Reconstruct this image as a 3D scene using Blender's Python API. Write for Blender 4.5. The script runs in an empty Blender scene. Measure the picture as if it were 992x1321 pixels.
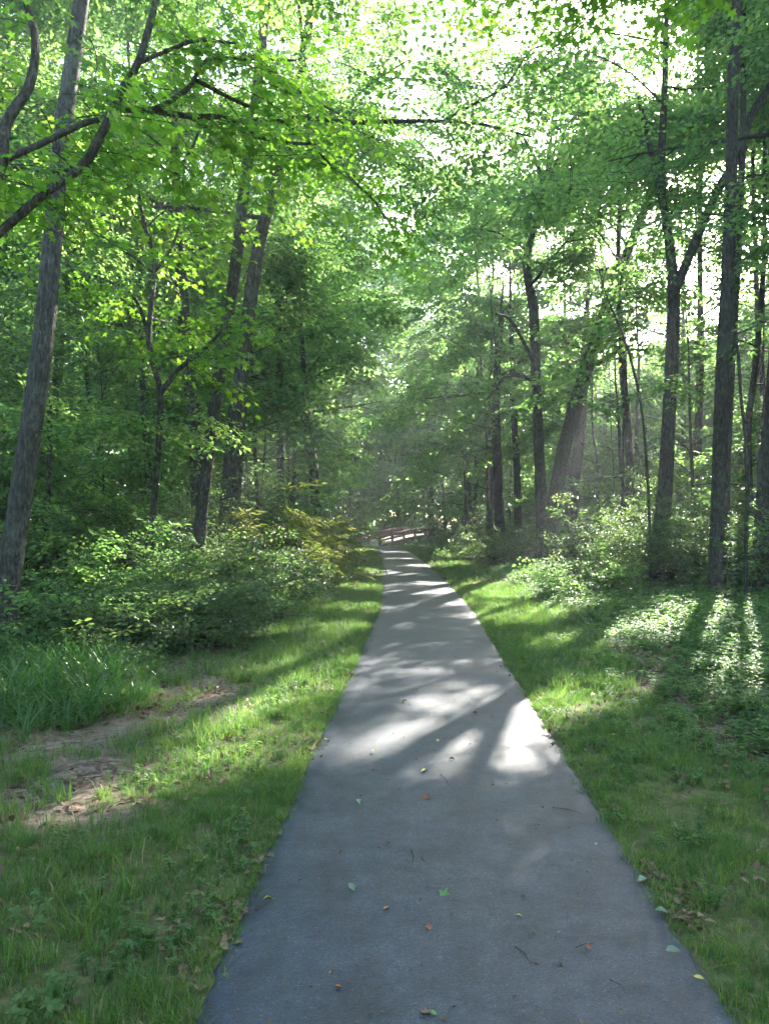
import bpy, math, random
import numpy as np
from mathutils import Vector, Matrix, Euler

scene = bpy.context.scene
COL = scene.collection
rad = math.radians
R = random.Random(7)
NR = np.random.default_rng(11)

# ------------------------------------------------------------------ camera
F = 998.0                      # focal length of the photograph in its own pixels (992 x 1321)
CAM_H = 1.6
PITCH = math.atan(15.5 / F)
cam_d = bpy.data.cameras.new('camera')
cam = bpy.data.objects.new('camera', cam_d)
COL.objects.link(cam)
cam.location = (0, 0, CAM_H)
cam.rotation_euler = (rad(90) + PITCH, 0, 0)
cam_d.sensor_fit = 'VERTICAL'
cam_d.angle_y = 2 * math.atan(660.5 / F)
cam_d.clip_start = 0.05
cam_d.clip_end = 2000
scene.camera = cam

# ------------------------------------------------------------------ sky and sun
SUN_EL, SUN_AZ = 29.0, 27.0    # azimuth from straight ahead towards the right
SV = np.array([math.sin(rad(SUN_AZ)) * math.cos(rad(SUN_EL)), math.cos(rad(SUN_AZ)) * math.cos(rad(SUN_EL)), math.sin(rad(SUN_EL))])
world = bpy.data.worlds.new('World')
scene.world = world
world.use_nodes = True
wn = world.node_tree
wn.nodes.clear()
sky = wn.nodes.new('ShaderNodeTexSky')
sky.sky_type = 'NISHITA'
sky.sun_disc = False
sky.sun_elevation = rad(SUN_EL)
sky.sun_rotation = rad(SUN_AZ)
sky.dust_density = 2.0
bg = wn.nodes.new('ShaderNodeBackground')
bg.inputs['Strength'].default_value = 0.15
wo = wn.nodes.new('ShaderNodeOutputWorld')
wn.links.new(sky.outputs[0], bg.inputs[0])
wn.links.new(bg.outputs[0], wo.inputs[0])
sl = bpy.data.lights.new('sun', 'SUN')
sl.energy = 5.0
sl.angle = rad(0.53)
sl.color = (1.0, 0.94, 0.84)
sun = bpy.data.objects.new('sun', sl)
COL.objects.link(sun)
sun.rotation_euler = Vector(SV).to_track_quat('Z', 'Y').to_euler()
sun.location = (20, 40, 30)

scene.view_settings.view_transform = 'Standard'
scene.view_settings.look = 'None'
scene.view_settings.gamma = 1.0
scene.view_settings.exposure = 3.25
cy = scene.cycles
cy.max_bounces = 6
cy.diffuse_bounces = 4
cy.glossy_bounces = 2
cy.transmission_bounces = 4
cy.transparent_max_bounces = 4
cy.volume_bounces = 0
cy.use_denoising = True
cy.use_adaptive_sampling = True
cy.adaptive_threshold = 0.02
cy.sample_clamp_indirect = 6.0
cy.caustics_reflective = False
cy.caustics_refractive = False

HAZE_DENSITY = 0.0016

# ------------------------------------------------------------------ helpers
def tag(o, label=None, cat=None, group=None, kind=None):
    if label: o['label'] = label
    if cat: o['category'] = cat
    if group: o['group'] = group
    if kind: o['kind'] = kind
    return o

def P(px, py, Y):
    """A point of the place that the photograph shows at pixel (px, py), Y metres ahead."""
    a, b = (px - 496) / F, (660.5 - py) / F
    c, s = math.cos(PITCH), math.sin(PITCH)
    dy, dz = c - b * s, s + b * c
    k = Y / dy
    return np.array([a * k, Y, CAM_H + dz * k])

def new_mesh(name, V, Fc, mat=None, smooth=False):
    me = bpy.data.meshes.new(name)
    V = np.asarray(V, dtype=np.float32)
    if isinstance(Fc, np.ndarray) and Fc.ndim == 2:
        n, k = Fc.shape
        me.vertices.add(len(V)); me.vertices.foreach_set('co', V.ravel())
        me.loops.add(n * k); me.loops.foreach_set('vertex_index', Fc.astype(np.int32).ravel())
        me.polygons.add(n)
        me.polygons.foreach_set('loop_start', np.arange(0, n * k, k, dtype=np.int32))
        me.update(calc_edges=True)
    else:
        me.from_pydata([tuple(v) for v in V], [], [tuple(f) for f in Fc])
        me.update()
    if smooth:
        me.polygons.foreach_set('use_smooth', np.ones(len(me.polygons), dtype=bool))
    if mat: me.materials.append(mat)
    return me

def obj(name, me, parent=None, loc=(0, 0, 0)):
    o = bpy.data.objects.new(name, me)
    COL.objects.link(o)
    o.location = tuple(loc)
    if parent is not None: o.parent = parent
    return o

def empty(name, loc):
    o = bpy.data.objects.new(name, None)
    COL.objects.link(o)
    o.empty_display_size = 0.3
    o.location = tuple(loc)
    return o

class Geo:
    """Collects vertices and triangles/quads (as triangles) with a material index for each."""
    def __init__(s): s.V, s.T, s.M, s.n = [], [], [], 0
    def add(s, V, T, m=0):
        V = np.asarray(V, float); T = np.asarray(T, int)
        s.V.append(V); s.T.append(T + s.n); s.M.append(np.full(len(T), m)); s.n += len(V)
    def mesh(s, name, mats, smooth=False):
        me = new_mesh(name, np.concatenate(s.V), np.concatenate(s.T), None, smooth)
        for m in mats: me.materials.append(m)
        me.polygons.foreach_set('material_index', np.concatenate(s.M).astype(np.int32))
        return me

def tube(pts, radii, sides=6, rough=0.0, seed=0, cap=True):
    """A tapered tube through pts; rough makes its outline uneven. Returns V, triangles."""
    pts = np.asarray(pts, float); n = len(pts)
    radii = np.broadcast_to(np.asarray(radii, float), (n,))
    t = np.gradient(pts, axis=0); t /= np.linalg.norm(t, axis=1)[:, None] + 1e-9
    ref = np.array([0.0, 0.0, 1.0]) if abs(t[0][2]) < 0.9 else np.array([1.0, 0.0, 0.0])
    u = np.cross(t, ref); u /= np.linalg.norm(u, axis=1)[:, None] + 1e-9
    v = np.cross(t, u)
    a = np.linspace(0, 2 * math.pi, sides, endpoint=False)
    rr = np.repeat(radii[:, None], sides, 1)
    if rough:
        g = np.random.default_rng(seed)
        lob = sum(g.normal(0, 0.5) * np.sin(k * a + g.uniform(0, 6)) for k in (2, 3, 5))
        rr = rr * (1 + rough * lob[None, :] + rough * 0.6 * g.normal(0, 1, rr.shape))
    V = pts[:, None, :] + rr[..., None] * (np.cos(a)[None, :, None] * u[:, None, :] + np.sin(a)[None, :, None] * v[:, None, :])
    V = V.reshape(-1, 3)
    i = np.arange(n - 1)[:, None] * sides; j = np.arange(sides)[None, :]; j2 = (j + 1) % sides
    A, B, C_, D = i + j, i + j2, i + sides + j2, i + sides + j
    T = np.concatenate([np.stack([A, B, C_], -1).reshape(-1, 3), np.stack([A, C_, D], -1).reshape(-1, 3)])
    if cap:
        V = np.vstack([V, pts[-1] + t[-1] * radii[-1] * 0.4])
        e = (n - 1) * sides; jj = np.arange(sides)
        T = np.vstack([T, np.stack([e + jj, e + (jj + 1) % sides, np.full(sides, len(V) - 1)], -1)])
    return V, T

def smooth_line(pts, n):
    """Catmull-Rom through pts, n samples."""
    p = np.asarray(pts, float)
    if len(p) < 3:
        s = np.linspace(0, 1, n)[:, None]
        return p[0] * (1 - s) + p[-1] * s
    q = np.vstack([2 * p[0] - p[1], p, 2 * p[-1] - p[-2]])
    d = np.concatenate([[0], np.cumsum(np.linalg.norm(np.diff(p[:, :3], axis=0), axis=1))])
    s = np.interp(np.linspace(0, d[-1], n), d, np.arange(len(p)))
    out = []
    for x in s:
        i = min(int(x), len(p) - 2); f = x - i
        a, b, c, e = q[i], q[i + 1], q[i + 2], q[i + 3]
        out.append(0.5 * (2 * b + (c - a) * f + (2 * a - 5 * b + 4 * c - e) * f * f + (3 * b - a - 3 * c + e) * f ** 3))
    return np.array(out)

# ------------------------------------------------------------------ materials
def mat(name):
    m = bpy.data.materials.new(name); m.use_nodes = True
    nt = m.node_tree; nt.nodes.clear()
    out = nt.nodes.new('ShaderNodeOutputMaterial')
    def N(t, **k):
        n = nt.nodes.new(t)
        for a, b in k.items():
            if a in n.inputs: n.inputs[a].default_value = b
            else: setattr(n, a, b)
        return n
    return m, nt, N, out

def ramp(N, stops):
    r = N('ShaderNodeValToRGB')
    e = r.color_ramp.elements
    while len(e) < len(stops): e.new(0.5)
    for k, (p, c) in enumerate(stops):
        e[k].position = p; e[k].color = (*c, 1)
    return r

def leaf_material(name, a, b, c, trans, tmix=0.5, rough=0.42, spec=0.35):
    """Leaf: three base colours picked per leaf and per spray, part of the light let through."""
    m, nt, N, out = mat(name)
    geo, oi = N('ShaderNodeNewGeometry'), N('ShaderNodeObjectInfo')
    add = N('ShaderNodeMath', operation='MULTIPLY_ADD'); add.inputs[1].default_value = 0.45
    nt.links.new(geo.outputs['Random Per Island'], add.inputs[0])
    mul = N('ShaderNodeMath', operation='MULTIPLY'); mul.inputs[1].default_value = 0.55
    nt.links.new(oi.outputs['Random'], mul.inputs[0]); nt.links.new(mul.outputs[0], add.inputs[2])
    r = ramp(N, [(0.05, a), (0.5, b), (0.95, c)])
    nt.links.new(add.outputs[0], r.inputs[0])
    pr = N('ShaderNodeBsdfPrincipled'); pr.inputs['Roughness'].default_value = rough
    pr.inputs['Specular IOR Level'].default_value = spec
    nt.links.new(r.outputs[0], pr.inputs['Base Color'])
    tr = N('ShaderNodeBsdfTranslucent')
    mx = N('ShaderNodeMix', data_type='RGBA', blend_type='MULTIPLY'); mx.inputs[0].default_value = 1.0
    mx.inputs[7].default_value = (*trans, 1)
    nt.links.new(r.outputs[0], mx.inputs[6])
    nt.links.new(mx.outputs[2], tr.inputs['Color'])
    ms = N('ShaderNodeMixShader'); ms.inputs[0].default_value = tmix
    nt.links.new(pr.outputs[0], ms.inputs[1]); nt.links.new(tr.outputs[0], ms.inputs[2])
    nt.links.new(ms.outputs[0], out.inputs[0])
    return m

M = {}
M['leaf_canopy'] = leaf_material('leaf_canopy', (0.055, 0.108, 0.045), (0.09, 0.15, 0.055), (0.145, 0.19, 0.065), (2.6, 2.9, 1.8), 0.6, 0.45, 0.3)
M['leaf_maple'] = leaf_material('leaf_maple', (0.05, 0.115, 0.02), (0.075, 0.15, 0.022), (0.13, 0.20, 0.035), (2.6, 2.7, 1.2), 0.6, 0.5, 0.25)
M['leaf_shrub'] = leaf_material('leaf_shrub', (0.045, 0.085, 0.035), (0.07, 0.115, 0.045), (0.13, 0.16, 0.065), (2.2, 2.4, 1.6), 0.5, 0.45, 0.3)
M['leaf_herb'] = leaf_material('leaf_herb', (0.055, 0.115, 0.045), (0.085, 0.15, 0.055), (0.14, 0.19, 0.07), (2.3, 2.5, 1.5), 0.52, 0.5, 0.18)
M['leaf_cane'] = leaf_material('leaf_cane', (0.06, 0.11, 0.025), (0.10, 0.14, 0.035), (0.15, 0.155, 0.055), (1.6, 1.5, 1.0), 0.45)
M['leaf_brown'] = leaf_material('leaf_brown', (0.06, 0.035, 0.022), (0.13, 0.08, 0.05), (0.23, 0.155, 0.10), (1.2, 1.1, 0.9), 0.15, 0.6, 0.2)
M['grass'] = leaf_material('grass', (0.034, 0.086, 0.028), (0.068, 0.135, 0.036), (0.16, 0.185, 0.06), (2.2, 2.4, 1.3), 0.48, 0.45, 0.3)
M['sedge'] = leaf_material('sedge', (0.045, 0.11, 0.03), (0.06, 0.14, 0.035), (0.10, 0.17, 0.045), (1.7, 1.9, 1.1), 0.4, 0.28, 0.6)
M['straw'] = leaf_material('straw', (0.22, 0.17, 0.09), (0.30, 0.24, 0.13), (0.38, 0.31, 0.18), (1.1, 1.1, 1.0), 0.25, 0.6, 0.2)

def bark_material(name, dark, mid, pale, lichen=0.25, scale=1.0):
    m, nt, N, out = mat(name)
    tc = N('ShaderNodeTexCoord'); mp = N('ShaderNodeMapping'); mp.inputs['Scale'].default_value = (10 * scale, 10 * scale, 2.8 * scale)
    nt.links.new(tc.outputs['Object'], mp.inputs[0])
    n1 = N('ShaderNodeTexNoise', Scale=3.0, Detail=7.0, Roughness=0.65); nt.links.new(mp.outputs[0], n1.inputs['Vector'])
    v = N('ShaderNodeTexVoronoi', Scale=3.2); v.feature = 'DISTANCE_TO_EDGE'; nt.links.new(mp.outputs[0], v.inputs['Vector'])
    r1 = ramp(N, [(0.3, dark), (0.5, mid), (0.72, pale)]); nt.links.new(n1.outputs[0], r1.inputs[0])
    n2 = N('ShaderNodeTexNoise', Scale=1.7, Detail=5.0, Roughness=0.7); nt.links.new(tc.outputs['Object'], n2.inputs['Vector'])
    r2 = ramp(N, [(0.52, (0, 0, 0)), (0.66, (1, 1, 1))]); nt.links.new(n2.outputs[0], r2.inputs[0])
    lf = N('ShaderNodeMath', operation='MULTIPLY'); lf.inputs[1].default_value = lichen; nt.links.new(r2.outputs[0], lf.inputs[0])
    mx = N('ShaderNodeMix', data_type='RGBA'); nt.links.new(lf.outputs[0], mx.inputs[0])
    nt.links.new(r1.outputs[0], mx.inputs[6]); mx.inputs[7].default_value = (0.25, 0.28, 0.21, 1)
    pr = N('ShaderNodeBsdfPrincipled'); pr.inputs['Roughness'].default_value = 0.85; pr.inputs['Specular IOR Level'].default_value = 0.2
    nt.links.new(mx.outputs[2], pr.inputs['Base Color'])
    hm = N('ShaderNodeMath', operation='MULTIPLY_ADD'); nt.links.new(v.outputs['Distance'], hm.inputs[0]); hm.inputs[1].default_value = 1.2
    nt.links.new(n1.outputs[0], hm.inputs[2])
    bp = N('ShaderNodeBump', Strength=1.0, Distance=0.05); nt.links.new(hm.outputs[0], bp.inputs['Height'])
    nt.links.new(bp.outputs[0], pr.inputs['Normal'])
    nt.links.new(pr.outputs[0], out.inputs[0])
    return m
M['bark'] = bark_material('bark', (0.028, 0.022, 0.018), (0.085, 0.07, 0.056), (0.18, 0.155, 0.125))
M['bark_grey'] = bark_material('bark_grey', (0.035, 0.031, 0.026), (0.085, 0.077, 0.065), (0.17, 0.155, 0.135), 0.3)
M['bark_twig'] = bark_material('bark_twig', (0.05, 0.035, 0.03), (0.09, 0.07, 0.055), (0.14, 0.11, 0.09), 0.1, 2.0)
M['dead_wood'] = bark_material('dead_wood', (0.10, 0.075, 0.06), (0.19, 0.15, 0.12), (0.30, 0.25, 0.21), 0.1, 2.0)

def asphalt_material():
    m, nt, N, out = mat('asphalt')
    tc = N('ShaderNodeTexCoord')
    L = nt.links.new
    big = N('ShaderNodeTexNoise', Scale=0.9, Detail=5.0, Roughness=0.6); L(tc.outputs['Object'], big.inputs['Vector'])
    mid = N('ShaderNodeTexNoise', Scale=14.0, Detail=6.0, Roughness=0.7); L(tc.outputs['Object'], mid.inputs['Vector'])
    agg = N('ShaderNodeTexVoronoi', Scale=170.0); L(tc.outputs['Object'], agg.inputs['Vector'])
    r1 = ramp(N, [(0.3, (0.021, 0.029, 0.045)), (0.7, (0.036, 0.045, 0.065))]); L(big.outputs[0], r1.inputs[0])
    r2 = ramp(N, [(0.3, (0.72, 0.72, 0.72)), (0.7, (1.18, 1.18, 1.18))]); L(mid.outputs[0], r2.inputs[0])
    m1 = N('ShaderNodeMix', data_type='RGBA', blend_type='MULTIPLY'); m1.inputs[0].default_value = 1
    L(r1.outputs[0], m1.inputs[6]); L(r2.outputs[0], m1.inputs[7])
    r3 = ramp(N, [(0.0, (0.35, 0.35, 0.36)), (0.4, (1, 1, 1)), (0.93, (1.12, 1.12, 1.12)), (1.0, (2.3, 2.25, 2.1))])
    sep = N('ShaderNodeSeparateColor'); L(agg.outputs['Color'], sep.inputs[0]); L(sep.outputs[0], r3.inputs[0])
    m2 = N('ShaderNodeMix', data_type='RGBA', blend_type='MULTIPLY'); m2.inputs[0].default_value = 0.9
    L(m1.outputs[2], m2.inputs[6]); L(r3.outputs[0], m2.inputs[7])
    # fine organic dirt and pale grit
    dn = N('ShaderNodeTexNoise', Scale=42.0, Detail=4.0, Roughness=0.75); L(tc.outputs['Object'], dn.inputs['Vector'])
    rd = ramp(N, [(0.66, (0, 0, 0)), (0.72, (1, 1, 1))]); L(dn.outputs[0], rd.inputs[0])
    m3 = N('ShaderNodeMix', data_type='RGBA'); L(rd.outputs[0], m3.inputs[0]); L(m2.outputs[2], m3.inputs[6]); m3.inputs[7].default_value = (0.055, 0.045, 0.038, 1)
    # hairline cracks
    wv = N('ShaderNodeTexNoise', Scale=2.6, Detail=5.0, Roughness=0.7); L(tc.outputs['Object'], wv.inputs['Vector'])
    wm = N('ShaderNodeMix', data_type='RGBA', blend_type='LINEAR_LIGHT'); wm.inputs[0].default_value = 0.35
    L(tc.outputs['Object'], wm.inputs[6]); L(wv.outputs['Color'], wm.inputs[7])
    ck = N('ShaderNodeTexVoronoi', Scale=0.55); ck.feature = 'DISTANCE_TO_EDGE'; L(wm.outputs[2], ck.inputs['Vector'])
    cr_ = ramp(N, [(0.0, (1, 1, 1)), (0.004, (0, 0, 0))]); L(ck.outputs['Distance'], cr_.inputs[0])
    cn = ramp(N, [(0.45, (0, 0, 0)), (0.6, (.8, .8, .8))]); L(big.outputs[0], cn.inputs[0])
    cm = N('ShaderNodeMath', operation='MULTIPLY'); L(cr_.outputs[0], cm.inputs[0]); L(cn.outputs[0], cm.inputs[1])
    m4 = N('ShaderNodeMix', data_type='RGBA'); L(cm.outputs[0], m4.inputs[0]); L(m3.outputs[2], m4.inputs[6]); m4.inputs[7].default_value = (0.018, 0.017, 0.018, 1)
    # blotches: old damp marks and dust
    bl = N('ShaderNodeTexNoise', Scale=3.3, Detail=7.0, Roughness=0.75); L(tc.outputs['Object'], bl.inputs['Vector'])
    rb = ramp(N, [(0.36, (0.5, 0.5, 0.5)), (0.5, (1, 1, 1)), (0.64, (1.55, 1.48, 1.38))]); L(bl.outputs[0], rb.inputs[0])
    m5 = N('ShaderNodeMix', data_type='RGBA', blend_type='MULTIPLY'); m5.inputs[0].default_value = 0.8; L(m4.outputs[2], m5.inputs[6]); L(rb.outputs[0], m5.inputs[7])
    pr = N('ShaderNodeBsdfPrincipled'); pr.inputs['Roughness'].default_value = 0.55; pr.inputs['Specular IOR Level'].default_value = 0.5
    L(m5.outputs[2], pr.inputs['Base Color'])
    h = N('ShaderNodeMath', operation='MULTIPLY_ADD'); L(agg.outputs['Distance'], h.inputs[0]); h.inputs[1].default_value = -1.0; L(mid.outputs[0], h.inputs[2])
    bp = N('ShaderNodeBump', Strength=0.35, Distance=0.003); L(h.outputs[0], bp.inputs['Height']); L(bp.outputs[0], pr.inputs['Normal'])
    L(pr.outputs[0], out.inputs[0])
    return m
M['asphalt'] = asphalt_material()

def ground_material():
    m, nt, N, out = mat('woodland_soil')
    L = nt.links.new
    tc = N('ShaderNodeTexCoord'); at = N('ShaderNodeAttribute'); at.attribute_name = 'turf'
    n1 = N('ShaderNodeTexNoise', Scale=1.3, Detail=6.0, Roughness=0.65); L(tc.outputs['Object'], n1.inputs['Vector'])
    n2 = N('ShaderNodeTexNoise', Scale=22.0, Detail=6.0, Roughness=0.75); L(tc.outputs['Object'], n2.inputs['Vector'])
    vo = N('ShaderNodeTexVoronoi', Scale=26.0); L(tc.outputs['Object'], vo.inputs['Vector'])
    soil = ramp(N, [(0.3, (0.08, 0.058, 0.043)), (0.5, (0.15, 0.115, 0.085)), (0.7, (0.25, 0.20, 0.155))]); L(n2.outputs[0], soil.inputs[0])
    sp = N('ShaderNodeSeparateColor'); L(vo.outputs['Color'], sp.inputs[0])
    lit = ramp(N, [(0.0, (0.05, 0.038, 0.028)), (0.35, (0.09, 0.068, 0.048)), (0.7, (0.15, 0.115, 0.085)), (1.0, (0.22, 0.18, 0.14))]); L(sp.outputs[0], lit.inputs[0])
    f1 = ramp(N, [(0.42, (0, 0, 0)), (0.58, (1, 1, 1))]); L(n1.outputs[0], f1.inputs[0])
    mx = N('ShaderNodeMix', data_type='RGBA'); L(f1.outputs[0], mx.inputs[0]); L(soil.outputs[0], mx.inputs[6]); L(lit.outputs[0], mx.inputs[7])
    green = ramp(N, [(0.28, (0.045, 0.042, 0.022)), (0.5, (0.08, 0.09, 0.035)), (0.66, (0.14, 0.125, 0.06)), (0.8, (0.20, 0.165, 0.10))]); L(n2.outputs[0], green.inputs[0])
    mg = N('ShaderNodeMix', data_type='RGBA'); L(at.outputs['Fac'], mg.inputs[0]); L(mx.outputs[2], mg.inputs[6]); L(green.outputs[0], mg.inputs[7])
    pr = N('ShaderNodeBsdfPrincipled'); pr.inputs['Roughness'].default_value = 0.95; pr.inputs['Specular IOR Level'].default_value = 0.1
    L(mg.outputs[2], pr.inputs['Base Color'])
    bp = N('ShaderNodeBump', Strength=0.8, Distance=0.02); L(n2.outputs[0], bp.inputs['Height']); L(bp.outputs[0], pr.inputs['Normal'])
    L(pr.outputs[0], out.inputs[0])
    return m
M['ground'] = ground_material()

def plain_material(name, c1, c2, scale, rough=0.8, bump=0.3, stretch=(1, 1, 1)):
    m, nt, N, out = mat(name)
    L = nt.links.new
    tc = N('ShaderNodeTexCoord'); mp = N('ShaderNodeMapping'); mp.inputs['Scale'].default_value = stretch; L(tc.outputs['Object'], mp.inputs[0])
    n = N('ShaderNodeTexNoise', Scale=scale, Detail=5.0, Roughness=0.6); L(mp.outputs[0], n.inputs['Vector'])
    oi = N('ShaderNodeObjectInfo')
    r = ramp(N, [(0.3, c1), (0.7, c2)]); L(n.outputs[0], r.inputs[0])
    hv = N('ShaderNodeHueSaturation'); L(r.outputs[0], hv.inputs['Color'])
    ma = N('ShaderNodeMath', operation='MULTIPLY_ADD'); L(oi.outputs['Random'], ma.inputs[0]); ma.inputs[1].default_value = 0.4; ma.inputs[2].default_value = 0.8
    L(ma.outputs[0], hv.inputs['Value'])
    pr = N('ShaderNodeBsdfPrincipled'); pr.inputs['Roughness'].default_value = rough; pr.inputs['Specular IOR Level'].default_value = 0.3
    L(hv.outputs[0], pr.inputs['Base Color'])
    bp = N('ShaderNodeBump', Strength=bump, Distance=0.01); L(n.outputs[0], bp.inputs['Height']); L(bp.outputs[0], pr.inputs['Normal'])
    L(pr.outputs[0], out.inputs[0])
    return m
M['timber'] = plain_material('timber', (0.10, 0.055, 0.042), (0.21, 0.125, 0.095), 6, 0.8, 0.5, (1, 1, 1))
M['timber_grey'] = plain_material('timber_grey', (0.26, 0.22, 0.20), (0.42, 0.37, 0.34), 6, 0.8, 0.5, (1, 1, 1))
M['fallen_yellow'] = plain_material('fallen_yellow', (0.42, 0.33, 0.07), (0.55, 0.45, 0.12), 30, 0.6)
M['fallen_orange'] = plain_material('fallen_orange', (0.35, 0.12, 0.03), (0.50, 0.22, 0.06), 30, 0.6)
M['fallen_red'] = plain_material('fallen_red', (0.14, 0.045, 0.03), (0.25, 0.09, 0.055), 30, 0.6)
M['fallen_pale'] = plain_material('fallen_pale', (0.09, 0.14, 0.09), (0.17, 0.23, 0.16), 30, 0.6)
M['fallen_green'] = plain_material('fallen_green', (0.08, 0.16, 0.05), (0.16, 0.26, 0.09), 30, 0.6)
M['fallen_brown'] = plain_material('fallen_brown', (0.10, 0.06, 0.04), (0.22, 0.13, 0.09), 30, 0.7)

# ------------------------------------------------------------------ the lie of the land
_py = np.array([-12, 0, 2.5, 6.5, 11, 15.4, 25, 36, 44, 48, 52, 56])
_px = np.array([-0.25, 0.13, 0.25, 0.42, 0.62, 0.78, 0.82, 0.74, 0.58, 0.20, -0.45, -1.15])
PC = smooth_line(np.stack([_px, _py, np.zeros_like(_py)], 1), 220)
def path_x(y): return np.interp(y, PC[:, 1], PC[:, 0])
HALF = 0.87
def wob(x, y, k=1.0, s=0.0):
    return (np.sin(x * 1.7 * k + 1.3 + s) * np.cos(y * 1.3 * k + s * 2) + 0.6 * np.sin(x * 3.9 * k - y * 2.7 * k + 2 + s) + 0.4 * np.cos(x * 7.3 * k + y * 6.1 * k + s)) / 2.0
def gz(x, y):
    """Height of the ground."""
    d = np.abs(x - path_x(y)) - HALF
    f = np.clip(d / 1.2, 0, 1)
    h = 0.05 * wob(x, y, 0.8) * f + 0.015 * wob(x, y, 3.0, 1) * np.clip(d / 0.3, 0, 1)
    h = h - 0.02 * np.clip(1 - np.abs(d) / 0.25, 0, 1) * (d > -0.1) * 0
    right = np.clip((x - 4.0) / 6.0, 0, 3)
    left = np.clip((-x - 3.0) / 6.0, 0, 3)
    creek = 1.3 * np.exp(-((y - 61 - 0.35 * x) / 3.2) ** 2) * np.clip(1 - np.exp(-((y - 50) / 4.0)), 0, 1)
    return h + 0.12 * right + 0.10 * left * 1.0 - creek

def turf_at(x, y):
    """How much lawn turf there is at a point, 0 to 1."""
    dl = path_x(y) - HALF - x
    dr = x - path_x(y) - HALF
    wl = 1.08 + 0.3 * wob(0, y, 0.9) + 0.35 * np.clip((y - 8) / 12, 0, 1)
    wl = wl + .55 * np.clip((y - 7.2) / 1.6, 0, 1)
    wl = np.where(y < 4.0, 2.2, wl)
    wr = 1.45 + 0.3 * wob(3, y, 0.6) + 0.9 * np.clip((y - 8) / 10, 0, 1)
    t = np.where(dl > -0.05, np.clip((wl - dl) / 0.35, 0, 1), 0) + np.where(dr > -0.05, np.clip((wr - dr) / 0.35, 0, 1), 0)
    return np.clip(t, 0, 1)

# places where the trees let the sun down to the ground: x, y, half width, half length
LIT = [(0.82, 6.55, .50, .60), (0.70, 5.30, .22, .30), (-0.34, 5.15, .14, .16), (0.28, 5.45, .12, .14),
       (0.03, 8.0, .32, .16), (1.0, 8.7, .22, .14), (0.35, 9.9, .36, .16), (1.1, 10.9, .30, .18), (0.2, 12.0, .40, .18), (0.9, 13.2, .36, .2), (0.3, 14.4, .4, .3),
       (1.1, 15.3, .5, .4), (0.5, 17.5, .8, .5), (0.9, 20.5, .7, .6), (0.5, 24, .9, .8), (0.9, 29, .8, 1.0), (0.6, 35, .9, 1.2), (0.4, 43, 1, 1.3),
       
       (-1.85, 4.1, .40, .40), (-1.5, 4.8, .40, .40), (-1.3, 5.6, .40, .45), (-1.35, 6.4, .40, .5), (-1.1, 7.4, .45, .5), (-0.9, 9.0, .5, .5),
       (-0.8, 11.5, .55, .6), (-0.8, 14.5, .6, .8), (-0.7, 19, .6, 1.2), (-0.7, 26, .7, 1.6),
       (3.3, 17.8, 2.1, 4.0), (0.62, 3.4, .05, .05), (4.9, 10.6, 1.3, 1.6), (3.4, 7.2, .6, .7), (1.75, 7.1, .4, .4), (2.2, 9.8, .5, .9), (2.1, 12.8, .7, .9), (3.2, 13.8, .7, .7),
       (5.1, 16.0, 1.5, 2.2), (1.3, 59.5, 2.8, 3.2), (-4.2, 12.5, 1.2, 1.3), (-6.2, 18, 1.4, 2.0), (-4.6, 25, 1.3, 2.2), (-3.2, 33, 1.2, 2.4), (2.6, 30, 1.0, 2.0), (3.6, 38, 1.4, 2.6), (-2, 46, 1.4, 2.4), (-9, 24, 1.6, 2.2), (2.6, 15.2, .8, 1.3), (6.4, 12.0, 1.1, 1.4), (6.0, 9.0, .8, .8), (8, 24, 1.6, 2.2), (-2.5, 11.2, .6, .7), (-2.2, 14.5, .9, 1.2), (-3.2, 7.2, .8, .8), (-2.6, 20, 1.0, 2.0), (4.2, 23.5, 1.2, 2.0),
       (-4.6, 9.8, .8, .9), (4.6, 8.6, .7, .5), (3.4, 10.4, .5, .5)]
LITA = np.array(LIT)
_on = (LITA[:, 1] < 55) & (np.abs(LITA[:, 0] - path_x(LITA[:, 1])) < .9) & (LITA[:, 1] > 8.5)
LITA[_on, 3] *= .8
def sun_gap(p, grow=0.26):
    """True for points p (n,3) that lie on the way of the sun to one of those places."""
    q = p[:, :2] - p[:, 2:3] * (SV[:2] / SV[2])[None, :]
    gf = np.where(_on, np.where(LITA[:, 1] < 14.8, .4, .8), 1.0)[None, :]
    dx = (q[:, None, 0] - LITA[None, :, 0]) / (LITA[None, :, 2] + grow * gf)
    dy = (q[:, None, 1] - LITA[None, :, 1]) / (LITA[None, :, 3] + grow * 1.6 * gf)
    return ((dx * dx + dy * dy) < 1.0).any(1)

# ------------------------------------------------------------------ foliage sprays
def frame_from(d, n):
    d = d / (np.linalg.norm(d, axis=1)[:, None] + 1e-9)
    s = np.cross(n, d); s /= np.linalg.norm(s, axis=1)[:, None] + 1e-9
    n2 = np.cross(d, s)
    return d, s, n2

def put_leaves(g, pos, dirs, nrm, size, tpl, m=0):
    """tpl = (verts (k,3) in x along leaf, y across, z up; triangles)."""
    d, s, n2 = frame_from(dirs, nrm)
    V, T = tpl
    W = pos[:, None, :] + size[:, None, None] * (V[None, :, 0:1] * d[:, None, :] + V[None, :, 1:2] * s[:, None, :] + V[None, :, 2:3] * n2[:, None, :])
    k = len(V)
    TT = (np.arange(len(pos)) * k)[:, None, None] + T[None]
    g.add(W.reshape(-1, 3), TT.reshape(-1, 3), m)

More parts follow.
